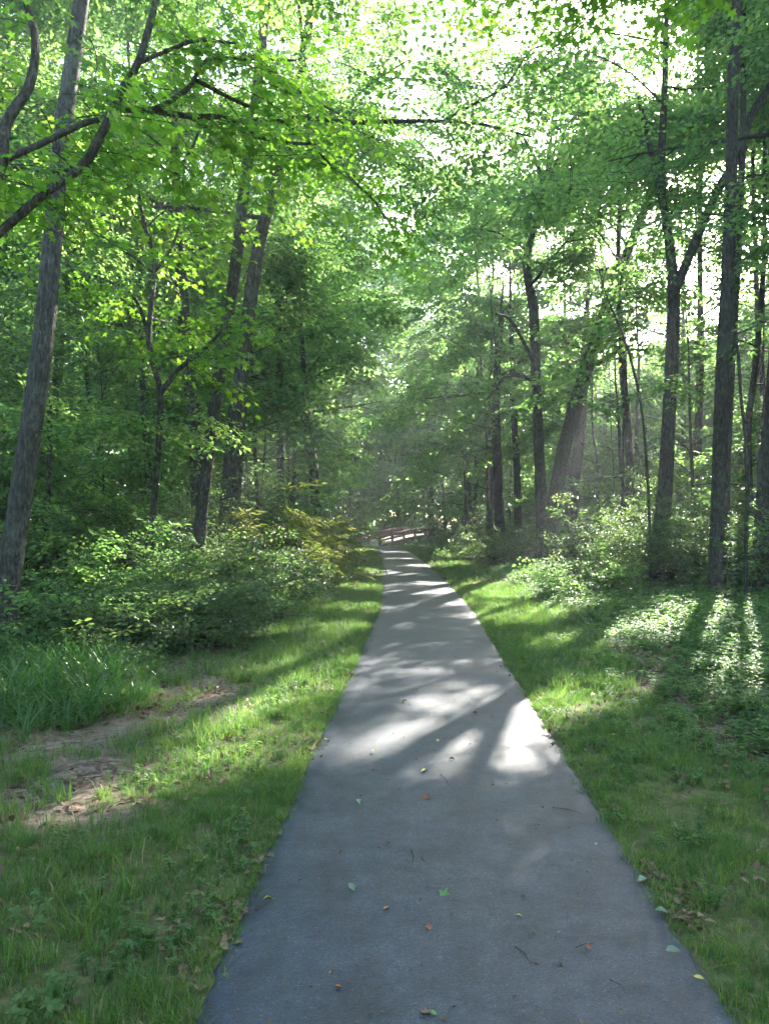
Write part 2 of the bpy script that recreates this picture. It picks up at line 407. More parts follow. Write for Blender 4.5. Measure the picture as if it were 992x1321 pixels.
def tpl_simple(w=0.5, fold=0.12):
    V = np.array([(0, 0, 0), (0.5, -w / 2, fold), (1, 0, -0.06), (0.5, w / 2, fold)])
    return V, np.array([(0, 1, 2), (0, 2, 3)])
def tpl_ovate(w=0.55, fold=0.10):
    V = np.array([(0, 0, 0), (0.22, -w * .42, fold * .8), (0.55, -w * .5, fold), (0.82, -w * .24, fold * .3), (1.0, 0, -0.08),
                  (0.82, w * .24, fold * .3), (0.55, w * .5, fold), (0.22, w * .42, fold * .8), (0.5, 0, 0)])
    return V, np.array([(8, k, (k + 1) % 8) for k in range(8)])
def tpl_lobed(w=1.0, fold=0.06):
    """Five-lobed leaf, as of a maple or sweetgum."""
    out = []
    for a, r in [(180, .12), (-142, .34), (-112, .62), (-88, .36), (-52, .80), (-25, .44), (0, 1.0), (25, .44), (52, .80), (88, .36), (112, .62), (142, .34)]:
        out.append((0.28 + r * math.cos(rad(a)) * 0.72, r * math.sin(rad(a)) * 0.72 * w, fold * abs(math.sin(rad(a))) - 0.10 * r * (abs(a) < 60)))
    out.append((0.28, 0, 0))
    n = len(out) - 1
    return np.array(out), np.array([(n, k, (k + 1) % n) for k in range(n)])
SIMPLE, OVATE, LOBED = tpl_simple(0.6), tpl_ovate(), tpl_lobed()

def spray(name, seed, mats, length=1.0, sides=8, leaf=(0.07, 0.10), gap=0.065, tpl=SIMPLE, droop=0.15, tilt=0.35, sidelen=0.5, twig=0.006, upright=0.0, petiole=0.02):
    """A leafy branch end along +X, leaves roughly level on its side twigs."""
    g_ = np.random.default_rng(seed); g = Geo()
    t = np.linspace(0, 1, 6)
    main = np.stack([t * length, 0.06 * length * np.sin(t * 3 + seed), -droop * length * t ** 2 + upright * length * t], 1)
    V, T = tube(main, np.linspace(twig, twig * .35, 6), 3); g.add(V, T, 1)
    pos, dr = [], []
    def along(line, start):
        L = np.linalg.norm(np.diff(line, axis=0), axis=1).sum()
        n = max(2, int(L / gap)); side = 1 if g_.random() < .5 else -1
        for k in range(n):
            f = start + (1 - start) * (k + g_.random() * .6) / n
            x = np.array([np.interp(f, np.linspace(0, 1, len(line)), line[:, c]) for c in range(3)])
            d = line[-1] - line[0]; d = d / np.linalg.norm(d)
            an = side * rad(g_.uniform(35, 75)); side = -side
            dd = np.array([d[0] * math.cos(an) - d[1] * math.sin(an), d[0] * math.sin(an) + d[1] * math.cos(an), d[2] + g_.normal(-0.15, .25)])
            pos.append(x + dd * petiole); dr.append(dd)
        pos.append(line[-1]); dr.append(line[-1] - line[-2])
    along(main, 0.25)
    sd = 1
    for k in range(sides):
        f = 0.12 + 0.8 * (k + g_.random() * .5) / sides; sd = -sd
        b = np.array([np.interp(f, t, main[:, c]) for c in range(3)])
        an = sd * rad(g_.uniform(35, 65)); ln = length * sidelen * (1 - 0.55 * f) * g_.uniform(.7, 1.1)
        z = g_.normal(0, .16) + upright
        e = b + ln * np.array([math.cos(an), math.sin(an), z])
        mid_ = (b + e) / 2 + np.array([0, 0, 0.04 * length])
        line = np.array([b, mid_, e - np.array([0, 0, droop * ln * .5])])
        V, T = tube(line, [twig * .5, twig * .35, twig * .2], 3, cap=False); g.add(V, T, 1)
        along(line, 0.12)
    pos, dr = np.array(pos), np.array(dr)
    nrm = np.stack([g_.normal(0, tilt, len(pos)), g_.normal(0, tilt, len(pos)), np.ones(len(pos))], 1)
    put_leaves(g, pos, dr, nrm, g_.uniform(leaf[0], leaf[1], len(pos)), tpl, 0)
    me = g.mesh(name, mats)
    o = bpy.data.objects.new(name, me)   # source of a scatter, not linked: it stands nowhere itself
    return o

def tuft(name, seed, mats, n=18, h=(0.05, 0.12), w=0.0035, spread=0.05, bend=0.5, seg=3, dry=0.08):
    g_ = np.random.default_rng(seed); g = Geo()
    for k in range(n):
        a = g_.uniform(0, 6.28); r = spread * math.sqrt(g_.random()); b = np.array([r * math.cos(a), r * math.sin(a), -0.01])
        az = a + g_.normal(0, .8); H = g_.uniform(*h); bd = bend * g_.uniform(.3, 1.3)
        d = np.array([math.cos(az), math.sin(az), 0]); s = np.array([-d[1], d[0], 0]) * w * g_.uniform(.7, 1.3) / 2
        L, Rr = [], []
        for i in range(seg):
            f = i / seg; c = b + d * H * bd * f * f + np.array([0, 0, H * (f - 0.30 * bd * f * f)])
            L.append(c - s * (1 - .5 * f)); Rr.append(c + s * (1 - .5 * f))
        tip = b + d * H * bd + np.array([0, 0, H * (1 - .45 * bd)])
        V = L + Rr + [tip]; T = []
        for i in range(seg - 1): T += [(i, i + seg, i + seg + 1), (i, i + seg + 1, i + 1)]
        T.append((seg - 1, 2 * seg - 1, 2 * seg))
        g.add(V, T, 1 if g_.random() < dry else 0)
    return bpy.data.objects.new(name, g.mesh(name, mats))

def herb(name, seed, mats, n=9, h=0.3, leaf=(0.04, 0.07), tpl=OVATE):
    """Low leafy plant: thin stems with tiers of level leaves."""
    g_ = np.random.default_rng(seed); g = Geo(); pos, dr = [], []
    for k in range(n):
        a = g_.uniform(0, 6.28); H = h * g_.uniform(.55, 1.1); r = g_.uniform(.02, .10)
        b = np.array([r * math.cos(a), r * math.sin(a), 0]); e = b + np.array([math.cos(a) * H * .3, math.sin(a) * H * .3, H])
        V, T = tube(np.array([b, (b + e) / 2 + [0, 0, .02], e]), [.002, .0016, .001], 3, cap=False); g.add(V, T, 1)
        for j in range(4):
            f = 1 - j * .2; c = b + (e - b) * f; a0 = g_.uniform(0, 6.28)
            for q in range(3 if j else 4):
                aa = a0 + q * (2.1 if j else 1.57) + g_.normal(0, .2)
                pos.append(c); dr.append((math.cos(aa), math.sin(aa), g_.normal(.0, .2)))
    pos, dr = np.array(pos), np.array(dr)
    nrm = np.stack([g_.normal(0, .25, len(pos)), g_.normal(0, .25, len(pos)), np.ones(len(pos))], 1)
    put_leaves(g, pos, dr, nrm, g_.uniform(*leaf, len(pos)), tpl, 0)
    return bpy.data.objects.new(name, g.mesh(name, mats))

def litter_leaf(name, seed, mats, tpl):
    g_ = np.random.default_rng(seed); g = Geo()
    k = 5
    pos = np.stack([g_.normal(0, .06, k), g_.normal(0, .06, k), g_.uniform(.003, .02, k)], 1)
    dr = np.stack([g_.normal(0, 1, k), g_.normal(0, 1, k), g_.normal(0, .25, k)], 1)
    nrm = np.stack([g_.normal(0, .35, k), g_.normal(0, .35, k), np.ones(k)], 1)
    V, T = tpl; V = V.copy(); V[:, 2] += 0.25 * (V[:, 1] ** 2)
    put_leaves(g, pos, dr, nrm, g_.uniform(.035, .075, k), (V, T), 0)
    return bpy.data.objects.new(name, g.mesh(name, mats))

SRC = {}
tw = M['bark_twig']
SRC['canopy'] = [spray('canopy_spray', s, [M['leaf_canopy'], tw], 1.15, 9, (.085, .125), .085, tpl_simple(.62), .18, .42, .5) for s in (1, 2, 3, 4)]
SRC['far_canopy'] = [spray('far_canopy_spray', s, [M['leaf_canopy'], tw], 1.2, 6, (.13, .22), .15, tpl_simple(.66), .22, .5, .5) for s in (5, 6, 7, 8)]
SRC['maple'] = [spray('maple_spray', s, [M['leaf_maple'], tw], 0.95, 6, (.09, .14), .12, LOBED, .16, .33, .5, petiole=.04) for s in (11, 12, 13)]
SRC['shrub'] = [spray('shrub_spray', s, [M['leaf_shrub'], tw], 0.6, 7, (.045, .075), .05, tpl_simple(.55), .05, .5, .55, .004, .25) for s in (21, 22, 23)]
SRC['bramble'] = [spray('bramble_spray', s, [M['leaf_herb'], tw], 0.6, 6, (.06, .10), .07, OVATE, .2, .35, .5, .004, .35) for s in (31, 32, 33)]
SRC['cane'] = [spray('cane_spray', s, [M['leaf_cane'], M['straw']], 0.8, 5, (.12, .2), .06, tpl_simple(.14), .35, .5, .45, .004, .35) for s in (41, 42)]
SRC['grass'] = [tuft('grass_tuft', s, [M['grass'], M['straw']], 22, (.05, .13), .0038, .055, .6) for s in (51, 52, 53)]
SRC['sedge'] = [tuft('sedge_tuft', s, [M['sedge'], M['straw']], 22, (.30, .55), .011, .06, 1.1, 6, .03) for s in (61, 62)]
SRC['herb'] = [herb('herb_plant', s, [M['leaf_herb'], tw], 7, .3, (.045, .08)) for s in (71, 72, 73)]
SRC['clover'] = [herb('clover_plant', s, [M['leaf_herb'], tw], 6, .07, (.016, .03)) for s in (76, 77)]
SRC['litter'] = [litter_leaf('litter_leaf', s, [M['leaf_brown']], OVATE) for s in (81, 82, 83)]

def scatter_group(key):
    ng = bpy.data.node_groups.new('scatter_' + key, 'GeometryNodeTree')
    ng.interface.new_socket('Geometry', in_out='INPUT', socket_type='NodeSocketGeometry')
    ng.interface.new_socket('Geometry', in_out='OUTPUT', socket_type='NodeSocketGeometry')
    N = ng.nodes.new; L = ng.links.new
    gi, go, jn = N('NodeGroupInput'), N('NodeGroupOutput'), N('GeometryNodeJoinGeometry')
    def attr(name, ty):
        a = N('GeometryNodeInputNamedAttribute'); a.data_type = ty; a.inputs['Name'].default_value = name
        return a.outputs['Attribute']
    rot, scl, idx = attr('rot', 'FLOAT_VECTOR'), attr('scl', 'FLOAT'), attr('idx', 'INT')
    e2r = N('FunctionNodeEulerToRotation'); L(rot, e2r.inputs[0])
    for k, src in enumerate(SRC[key]):
        oi = N('GeometryNodeObjectInfo'); oi.inputs['Object'].default_value = src; oi.inputs['As Instance'].default_value = False
        cmp_ = N('FunctionNodeCompare'); cmp_.data_type = 'INT'; cmp_.operation = 'EQUAL'
        ia = [s for s in cmp_.inputs if s.type == 'INT']
        L(idx, ia[0]); ia[1].default_value = k
        ip = N('GeometryNodeInstanceOnPoints')
        L(gi.outputs[0], ip.inputs['Points']); L(oi.outputs['Geometry'], ip.inputs['Instance'])
        L(cmp_.outputs[0], ip.inputs['Selection']); L(e2r.outputs[0], ip.inputs['Rotation']); L(scl, ip.inputs['Scale'])
        L(ip.outputs[0], jn.inputs[0])
    L(jn.outputs[0], go.inputs[0])
    return ng
GROUPS = {}
N_INST = [0]
def scatter(name, key, pos, rot, scl, parent=None, label=None, group=None, top=False):
    """One object of kind stuff whose points carry sprays, tufts or leaves."""
    if key not in GROUPS: GROUPS[key] = scatter_group(key)
    n = len(pos)
    if n == 0: return None
    N_INST[0] += n
    me = bpy.data.meshes.new(name)
    base = np.zeros(3)
    me.vertices.add(n); me.vertices.foreach_set('co', np.asarray(pos, np.float32).ravel())
    a = me.attributes.new('rot', 'FLOAT_VECTOR', 'POINT'); a.data.foreach_set('vector', np.asarray(rot, np.float32).ravel())
    a = me.attributes.new('scl', 'FLOAT', 'POINT'); a.data.foreach_set('value', np.asarray(scl, np.float32).ravel())
    a = me.attributes.new('idx', 'INT', 'POINT'); a.data.foreach_set('value', NR.integers(0, len(SRC[key]), n).astype(np.int32))
    me.update()
    o = obj(name, me, parent)
    md = o.modifiers.new('scatter', 'NODES'); md.node_group = GROUPS[key]
    o['kind'] = 'stuff'
    if label: o['label'] = label
    return o

# ------------------------------------------------------------------ ground and path
def axis(lo, hi, flo, fhi, fine, grow=1.25):
    a = list(np.arange(flo, fhi + 1e-6, fine))
    s = fine
    while a[-1] < hi: s *= grow; a.append(a[-1] + s)
    s = fine
    while a[0] > lo: s *= grow; a.insert(0, a[0] - s)
    return np.array(a)
xs, ys = axis(-400, 400, -6, 8, 0.16), axis(-400, 500, 1, 26, 0.2)
gx, gy = np.meshgrid(xs, ys)
g0 = gz(gx, gy)
on_path = np.abs(gx - path_x(gy)) < HALF - 0.12
g0 = np.where(on_path & (gy < 57), g0 - 0.03, g0)
GV = np.stack([gx, gy, g0], -1).reshape(-1, 3)
nx, ny = len(xs), len(ys)
ii = (np.arange(ny - 1)[:, None] * nx + np.arange(nx - 1)[None, :]).ravel()
GF = np.stack([ii, ii + 1, ii + nx + 1, ii + nx], 1)
gme = new_mesh('ground', GV, GF, M['ground'], True)
a = gme.attributes.new('turf', 'FLOAT', 'POINT')
a.data.foreach_set('value', (turf_at(gx, gy) * np.where(gy < 60, 1, 0)).ravel().astype(np.float32))
tag(obj('ground', gme), 'woodland floor of soil, turf and dead leaves around the asphalt path', kind='structure')

pts = PC[PC[:, 1] > -11]
tn = np.gradient(pts, axis=0); tn /= np.linalg.norm(tn, axis=1)[:, None]
sd = np.stack([tn[:, 1], -tn[:, 0], np.zeros(len(tn))], 1)
fine_n = 1500
pts = np.stack([np.interp(np.linspace(0, 1, fine_n), np.linspace(0, 1, len(pts)), pts[:, c]) for c in range(3)], 1)
sd = np.stack([np.interp(np.linspace(0, 1, fine_n), np.linspace(0, 1, len(sd)), sd[:, c]) for c in range(3)], 1)
offs = np.array([-1.0, -0.995, -0.97, -0.85, -0.6, -0.3, 0, 0.3, 0.6, 0.85, 0.97, 0.995, 1.0])
zz = np.array([-0.06, 0.004, 0.014, 0.018, 0.024, 0.029, 0.031, 0.029, 0.024, 0.018, 0.014, 0.004, -0.06])
hw = HALF + 0.004 * NR.normal(0, 1, (fine_n, 2)) + 0.014 * np.stack([wob(pts[:, 1], 0, 2.1), wob(pts[:, 1], 5, 2.3)], 1) + 0.012 * np.stack([wob(pts[:, 1], 0, 8.1), wob(pts[:, 1], 5, 9.3)], 1)
PV = []
for k, (o_, z_) in enumerate(zip(offs, zz)):
    h_ = hw[:, 0] if o_ < 0 else hw[:, 1]
    q = pts + sd * (o_ * h_)[:, None]; q[:, 2] = z_ + 0.004 * wob(q[:, 0], q[:, 1], 1.5); PV.append(q)
PV = np.stack(PV, 1).reshape(-1, 3); w_ = len(offs)
ii = (np.arange(fine_n - 1)[:, None] * w_ + np.arange(w_ - 1)[None, :]).ravel()
PF = np.stack([ii, ii + 1, ii + w_ + 1, ii + w_], 1)
tag(obj('path', new_mesh('path', PV, PF, M['asphalt'], True)), 'grey asphalt footpath running between the trees to the bridge', kind='structure')

# ------------------------------------------------------------------ footbridge
def box(c, sx, sy, sz, rz=0.0, ry=0.0):
    V = np.array([(x * sx / 2, y * sy / 2, z * sz / 2) for x in (-1, 1) for y in (-1, 1) for z in (-1, 1)])
    b = 0.012
    M3 = np.array((Matrix.Rotation(rz, 3, 'Z') @ Matrix.Rotation(ry, 3, 'Y')))
    V = V @ M3.T + np.array(c)
    T = [(0, 1, 3, 2), (4, 6, 7, 5), (0, 4, 5, 1), (2, 3, 7, 6), (0, 2, 6, 4), (1, 5, 7, 3)]
    return V, T
bridge = empty('footbridge', (-1.1, 55.5, 0))
tag(bridge, 'low timber footbridge with brown rails at the far end of the path', 'footbridge')
A_, B_ = np.array([-1.35, 55.6, 0.03]), np.array([3.4, 65.5, 0.75])
dv = B_ - A_; Lb = np.linalg.norm(dv[:2]); az = math.atan2(dv[1], dv[0]); hd = np.array([math.cos(az), math.sin(az), 0]); pn = np.array([-hd[1], hd[0], 0])
def deck_z(s): return 0.04 + 0.72 * math.sin(min(s / Lb, 1) * math.pi * 0.52)
npl = 62
plank_me = []
for k in range(3):
    V, T = box((0, 0, 0), Lb / npl - 0.012, 2.0 + 0.02 * k, 0.045)
    plank_me.append(new_mesh('plank', V, T, M['timber_grey']))
for k in range(npl):
    s = (k + .5) * Lb / npl
    o = obj('plank', plank_me[k % 3], bridge)
    p = A_ + hd * s
    o.location = (p[0] - bridge.location[0] + R.uniform(-.01, .01), p[1] - bridge.location[1], deck_z(s))
    o.rotation_euler = (0, -math.atan2(deck_z(s + .1) - deck_z(s - .1), .2), az)
def bridge_piece(name, s0, s1, off, z, w, h, m='timber'):
    n = 8; line = []
    for k in range(n + 1):
        s = s0 + (s1 - s0) * k / n
        c = A_ + hd * s + pn * off
        line.append((c[0], c[1], deck_z(s) + z))
    V, T = [], []
    for k, c in enumerate(line):
        for a_, b_ in ((-1, -1), (1, -1), (1, 1), (-1, 1)):
            V.append((c[0] + pn[0] * a_ * w / 2, c[1] + pn[1] * a_ * w / 2, c[2] + b_ * h / 2))
        if k:
            i = 4 * (k - 1)
            T += [(i + q, i + (q + 1) % 4, i + 4 + (q + 1) % 4, i + 4 + q) for q in range(4)]
    T += [(0, 3, 2, 1), (4 * n, 4 * n + 1, 4 * n + 2, 4 * n + 3)]
    V = np.array(V) - np.array(bridge.location)
    return obj(name, new_mesh(name, V, T, M[m]), bridge)
for off in (-1.02, 1.02):
    bridge_piece('rail', 0.1, Lb - .1, off, 0.54, 0.16, 0.12)
    bridge_piece('lower_rail', 0.1, Lb - .1, off * 1.001, 0.30, 0.05, 0.14)
    bridge_piece('beam', 0.0, Lb, off * 0.9, -0.15, 0.12, 0.24)
    for k in range(6):
        s = 0.25 + k * (Lb - .5) / 5
        c = A_ + hd * s + pn * off
        V, T = box((0, 0, 0), 0.14, 0.14, 0.76)
        o = obj('post', new_mesh('post', V, T, M['timber']), bridge)
        o.location = (c[0] - bridge.location[0], c[1] - bridge.location[1], deck_z(s) + 0.10); o.rotation_euler = (0, 0, az)

# ------------------------------------------------------------------ trees
def limb_line(p0, az, el, L, n=5, droop=0.0, wobble=0.12):
    pts = [np.array(p0, float)]; a, e = az, el
    for k in range(n):
        a += R.gauss(0, wobble); e += R.gauss(0, wobble * .7) - droop / n
        pts.append(pts[-1] + (L / n) * np.array([math.cos(a) * math.cos(e), math.sin(a) * math.cos(e), math.sin(e)]))
    return np.array(pts)

SKYGAP = [(975, 195, 50, .1), (965, 240, 80, .25), (900, 330, 60, .45), (985, 330, 60, .4), (800, 240, 50, .6), (500, 75, 34, .15), (770, 130, 40, .6), (920, 60, 50, .5), (960, 130, 50, .5)]   # (px, py, radius px, keep probability) holes in the leaf cover, seen from the path
def sky_gap(p, pr):
    keep = np.ones(len(p), bool)
    if not SKYGAP: return keep
    c, s = math.cos(PITCH), math.sin(PITCH)
    Y = p[:, 1] * c + (p[:, 2] - CAM_H) * s; Z = -p[:, 1] * s + (p[:, 2] - CAM_H) * c
    u = 496 + F * p[:, 0] / np.maximum(Y, .1); v = 660.5 - F * Z / np.maximum(Y, .1)
    # thin, open boughs in front of the two joined trunks: (px, py, radius px, keep probability)
    for (gx_, gy_, gr, k) in [(738, 550, 26, .25), (755, 490, 26, .25), (770, 440, 24, .3), (785, 392, 24, .3), (806, 335, 22, .35), (830, 270, 20, .45), (690, 420, 22, .35), (683, 350, 20, .35), (702, 270, 18, .5), (715, 640, 26, .3)]:
        hit = ((u - gx_) ** 2 + (v - gy_) ** 2 < gr * gr) & (Y > 0) & (Y < 28)
        keep &= ~(hit & (pr > k))
    for (gx_, gy_, gr, k) in SKYGAP:
        hit = ((u - gx_) ** 2 + (v - gy_) ** 2 < gr * gr) & (Y > 0)
        keep &= ~(hit & (pr > k))
    return keep

CROWNS = []
ANCH = []
def crown(key, pos, rot, sc, root, base, anchors=()):
    CROWNS.append([key, pos, rot, sc, root, np.array(base)])
    for a, az in anchors: ANCH.append((*a, az, len(CROWNS) - 1))
def crown_points(anchors, n, spread, vs=0.6):
    """n spray positions near the branch points; anchors: list of (point, azimuth)."""
    k = NR.integers(0, len(anchors), n)
    A = np.array([a[0] for a in anchors]); az = np.array([a[1] for a in anchors])
    pos = A[k] + NR.normal(0, 1, (n, 3)) * np.array([spread, spread, spread * vs])
    yaw = az[k] + NR.normal(0, 0.8, n)
    rot = np.stack([NR.normal(0, .28, n), NR.normal(.08, .3, n), yaw], 1)
    return pos, rot

def carve(pos, rot, scl, soft=0.0, sky_=True):
    pr = NR.random(len(pos))
    dx = np.stack([np.cos(rot[:, 2]) * np.cos(rot[:, 1]), np.sin(rot[:, 2]) * np.cos(rot[:, 1]), -np.sin(rot[:, 1])], 1) * scl[:, None]
    keep = ~((sun_gap(pos) | sun_gap(pos + dx * .45) | sun_gap(pos + dx * .95, .1)) & (pr > soft))
    if sky_: keep &= sky_gap(pos, NR.random(len(pos)))
    # nothing hangs in the walker's face
    near = (pos[:, 1] < 4.0) & (pos[:, 1] > -1.5) & (np.abs(pos[:, 0]) < 1.6 + pos[:, 1] * .3) & (pos[:, 2] < 4.0)
    keep &= ~near
    return pos[keep], rot[keep], scl[keep]

def tree(name, label, cat, x, y, H, r0, cb, cr, nmod, key='canopy', line=None, group=None, bark='bark', limbs=9, extra_limbs=(),
         sides=10, scl=(0.8, 1.25), lean=None, soft=0.0, asym=None, flare=1.45, spread=0.45):
    """line: trunk points (world) with radius as 4th column; else one is made up. cb: height of the lowest limbs."""
    z0 = float(gz(np.array(x), np.array(y)))
    if y > 20 and key == 'canopy':
        key = 'far_canopy'; nmod = int(nmod * .68); spread *= .72
        if y > 40: scl = (scl[0] * 1.15, scl[1] * 1.25)
    if line is None:
        a, b = lean or (R.gauss(0, .04), R.gauss(0, .04))
        zs = np.linspace(0, H, 9)
        cx = np.cumsum([0] + [R.gauss(a, .035) * H / 8 for _ in range(8)]); cyy = np.cumsum([0] + [R.gauss(b, .035) * H / 8 for _ in range(8)])
        line = np.stack([x + cx, y + cyy, z0 + zs, r0 * (1 - 0.82 * (zs / H) ** 0.9)], 1)
    else:
        line = np.asarray(line, float)
        top = line[-1]
        if top[2] < z0 + H:
            d = (line[-1] - line[-2])[:3]; d /= np.linalg.norm(d); d = d * .75 + np.array([0, 0, .25]); d /= d[2]
            rem = z0 + H - top[2]
            more = [np.append(top[:3] + d * rem * f, top[3] * (1 - .85 * f)) for f in (.33, .66, 1.0)]
            line = np.vstack([line, more])
    base = np.array([line[0][0], line[0][1], z0 - 0.15])
    L4 = smooth_line(line, 26)
    L4[:, 3] = np.maximum(L4[:, 3], 0.012)
    hh = L4[:, 2] - z0
    L4[:, 3] *= 1 + (flare - 1) * np.exp(-np.maximum(hh, 0) / 0.35)
    L4[0, 2] = z0 - 0.15
    root = empty(name, base); tag(root, label, cat, group)
    V, T = tube(L4[:, :3], L4[:, 3], sides, 0.045, seed=int(x * 31 + y * 17) % 9999)
    obj('trunk', new_mesh('trunk', V - base, T, M[bark], True), root)
    anchors = []; bg_ = Geo(); have = False
    def radius_at(h): return float(np.interp(h, hh, L4[:, 3]))
    def point_at(h): return np.array([np.interp(h, hh, L4[:, c]) for c in range(3)])
    for (ln, parts) in extra_limbs:
        ln = np.asarray(ln, float)
        V, T = tube(smooth_line(ln, 14)[:, :3], smooth_line(ln, 14)[:, 3], 7, 0.04, seed=5)
        obj('limb', new_mesh('limb', V - base, T, M[bark], True), root)
        sl_ = smooth_line(ln, 10)
        for k in range(3, 10):
            d = sl_[k] - sl_[k - 1]; anchors.append((sl_[k][:3], math.atan2(d[1], d[0])))
    ga = R.uniform(0, 6.28)
    for k in range(limbs):
        t = (k + R.random() * .6) / max(limbs, 1)
        h = cb + (H * .97 - cb) * t
        prof = math.sin(math.pi * (0.28 + 0.66 * t))
        Lm = cr * max(prof, .25) * R.uniform(.75, 1.15)
        ga += 2.4 + R.gauss(0, .3)
        if asym is not None and R.random() < .55: az_ = asym + R.gauss(0, .6)
        else: az_ = ga
        el = rad(12 + 35 * t + R.gauss(0, 8))
        ln = limb_line(point_at(h), az_, el, Lm, 5, 0.25)
        rr = max(radius_at(h) * .42, .012)
        V, T = tube(ln, np.linspace(rr, rr * .25, 6), 5, cap=False); bg_.add(V - base, T); have = True
        for i in (2, 3, 4, 5): anchors.append((ln[i], az_))
        ns = 3 if cr > 2 else 2
        for q in range(ns):
            f = 1 + q * 4 // ns + 1; p = ln[min(f, 4)]; a2 = az_ + R.choice((-1, 1)) * R.uniform(.5, 1.1)
            sb = limb_line(p, a2, el * .6, Lm * R.uniform(.3, .55), 3, .3)
            V, T = tube(sb, np.linspace(rr * .4, rr * .14, 4), 4, cap=False); bg_.add(V - base, T)
            for i in (1, 2, 3): anchors.append((sb[i], a2))
    if have: 
        b_ = obj('branches', bg_.mesh('branches', [M[bark]], True), root); b_['kind'] = 'stuff'
    if anchors and nmod:
        pos, rot = crown_points(anchors, nmod, spread * (0.6 + cr * .13))
        sc = NR.uniform(scl[0], scl[1], nmod)
        pos, rot, sc = carve(pos, rot, sc, soft)
        crown(key, pos, rot, sc, root, base, anchors if 'canopy' in key and H > 8 else ())
    return root

def TL(Y, pts, dY=0.0, extend=True):
    """Trunk line from photo pixels (px, py, width px) with the base on the ground at distance Y."""
    out = []
    for k, (px, py, w) in enumerate(pts):
        yy = Y + dY * k / max(len(pts) - 1, 1)
        p = P(px, py, yy); out.append((*p, w / 2 * yy / F))
    b = out[0]; z0 = float(gz(np.array(b[0]), np.array(Y)))
    if b[2] > z0:      # carry the trunk on down to the ground
        n = out[1]; k = (b[2] - z0) / max(n[2] - b[2], .1)
        k = min(k, 1.0)
        out.insert(0, (b[0] - (n[0] - b[0]) * k * .6, b[1], z0, b[3] * 1.05))
    return out

def photo_tree(name, label, Y, pts, H, cb, cr, nmod, dY=0.0, **kw):
    ln = TL(Y, pts, dY)
    kw.setdefault('cat', 'tree'); c = kw.pop('cat')
    return tree(name, label, c, ln[0][0], Y, H, ln[0][3], cb, cr, nmod, line=ln, **kw)

def LL(pts):
    """A limb from photo pixels: (px, py, Y, width px)."""
    return [(*P(px, py, Y), w / 2 * Y / F) for px, py, Y, w in pts]

photo_tree('canopy_tree', 'tall grey trunk rising out of the dark thicket at the far left edge, leaning in', 9.5,
           [(2, 800, 34), (30, 630, 28), (58, 430, 26), (76, 230, 23), (88, 120, 21), (106, 0, 20)], 21, 9, 4.5, 620, bark='bark_grey', limbs=10)
photo_tree('sapling', 'thin dark sapling forking into two crooked stems, left of the path', 13,
           [(195, 695, 9), (203, 600, 8), (207, 508, 8), (192, 440, 7), (200, 340, 6), (186, 290, 6), (178, 235, 5)], 9, 4.2, 2.0, 110, key='maple', cat='sapling', limbs=6,
           extra_limbs=[(LL([(207, 508, 13, 8), (232, 476, 13, 7), (270, 445, 12.7, 5), (290, 420, 12.5, 3)]), 0),
                        (LL([(192, 430, 13, 6), (172, 382, 12.8, 5), (128, 357, 12.5, 3)]), 0), (LL([(198, 355, 13, 5), (222, 318, 13.2, 4), (232, 290, 13.4, 3)]), 0)])
photo_tree('canopy_tree', 'leaning dark trunk with a pale upper stem beside the tawny canes', 14,
           [(255, 745, 18), (262, 650, 15), (268, 600, 15), (284, 480, 16), (304, 350, 15), (318, 220, 14), (333, 110, 13)], 22, 10, 4.6, 600, bark='bark',
           extra_limbs=[(LL([(326, 160, 14, 8), (400, 152, 13, 7.5), (440, 158, 12.6, 7), (500, 157, 12.3, 6), (560, 156, 12, 5), (620, 160, 12, 4), (690, 178, 12, 2)]), 0),
                        (LL([(575, 154, 12, 5), (610, 135, 12, 4), (650, 112, 12, 3.5), (680, 70, 12, 2.5)]), 0),
                        (LL([(322, 205, 14, 4), (400, 208, 13, 3.5), (455, 232, 12.5, 3), (490, 270, 12.4, 2.5), (510, 300, 12.4, 2)]), 0)])
photo_tree('canopy_tree', 'broad hazy trunk just behind the leaning pale-stemmed one', 19,
           [(292, 700, 23), (300, 580, 20), (318, 430, 18), (335, 310, 17), (358, 230, 15), (385, 110, 13)], 22, 9, 4.5, 560)
photo_tree('canopy_tree', 'thick trunk half hidden by leaves between the forked sapling and the leaning trunk', 20,
           [(258, 690, 20), (252, 560, 17), (240, 440, 16), (232, 330, 14), (228, 240, 12)], 20, 8, 4.2, 520)
photo_tree('understory_tree', 'short dark leaning trunk deep in shade above the roadside canes', 25,
           [(408, 665, 13), (404, 600, 12), (396, 540, 10), (392, 480, 8)], 9, 4.0, 2.8, 230, limbs=8)
photo_tree('canopy_tree', 'dark upright stem of the pair joined at the foot by the lawn', 28,
           [(701, 712, 19), (697, 620, 15), (692, 500, 12), (688, 400, 13), (679, 335, 10), (700, 260, 8), (704, 235, 7)], 17, 10, 4.0, 480, limbs=9,
           extra_limbs=[(LL([(690, 470, 28, 5), (660, 415, 27.5, 4), (640, 405, 27, 3)]), 0), (LL([(690, 490, 28, 7), (655, 485, 27, 6), (625, 520, 26.5, 3)]), 0),
                        (LL([(704, 245, 28, 8), (716, 215, 28, 6), (726, 180, 28, 4)]), 0), (LL([(702, 248, 28, 7), (692, 210, 28, 5), (676, 178, 28, 3)]), 0)])
photo_tree('canopy_tree', 'trunk slanting out from the foot of the dark upright stem', 28.6,
           [(706, 708, 20), (725, 590, 18), (752, 490, 18), (781, 400, 15), (815, 310, 12), (838, 250, 10), (852, 190, 8)], 18, 11, 4.2, 330, dY=1.0,
           extra_limbs=[(LL([(768, 470, 29, 7), (800, 452, 28.5, 5), (830, 452, 28, 3)]), 0)])
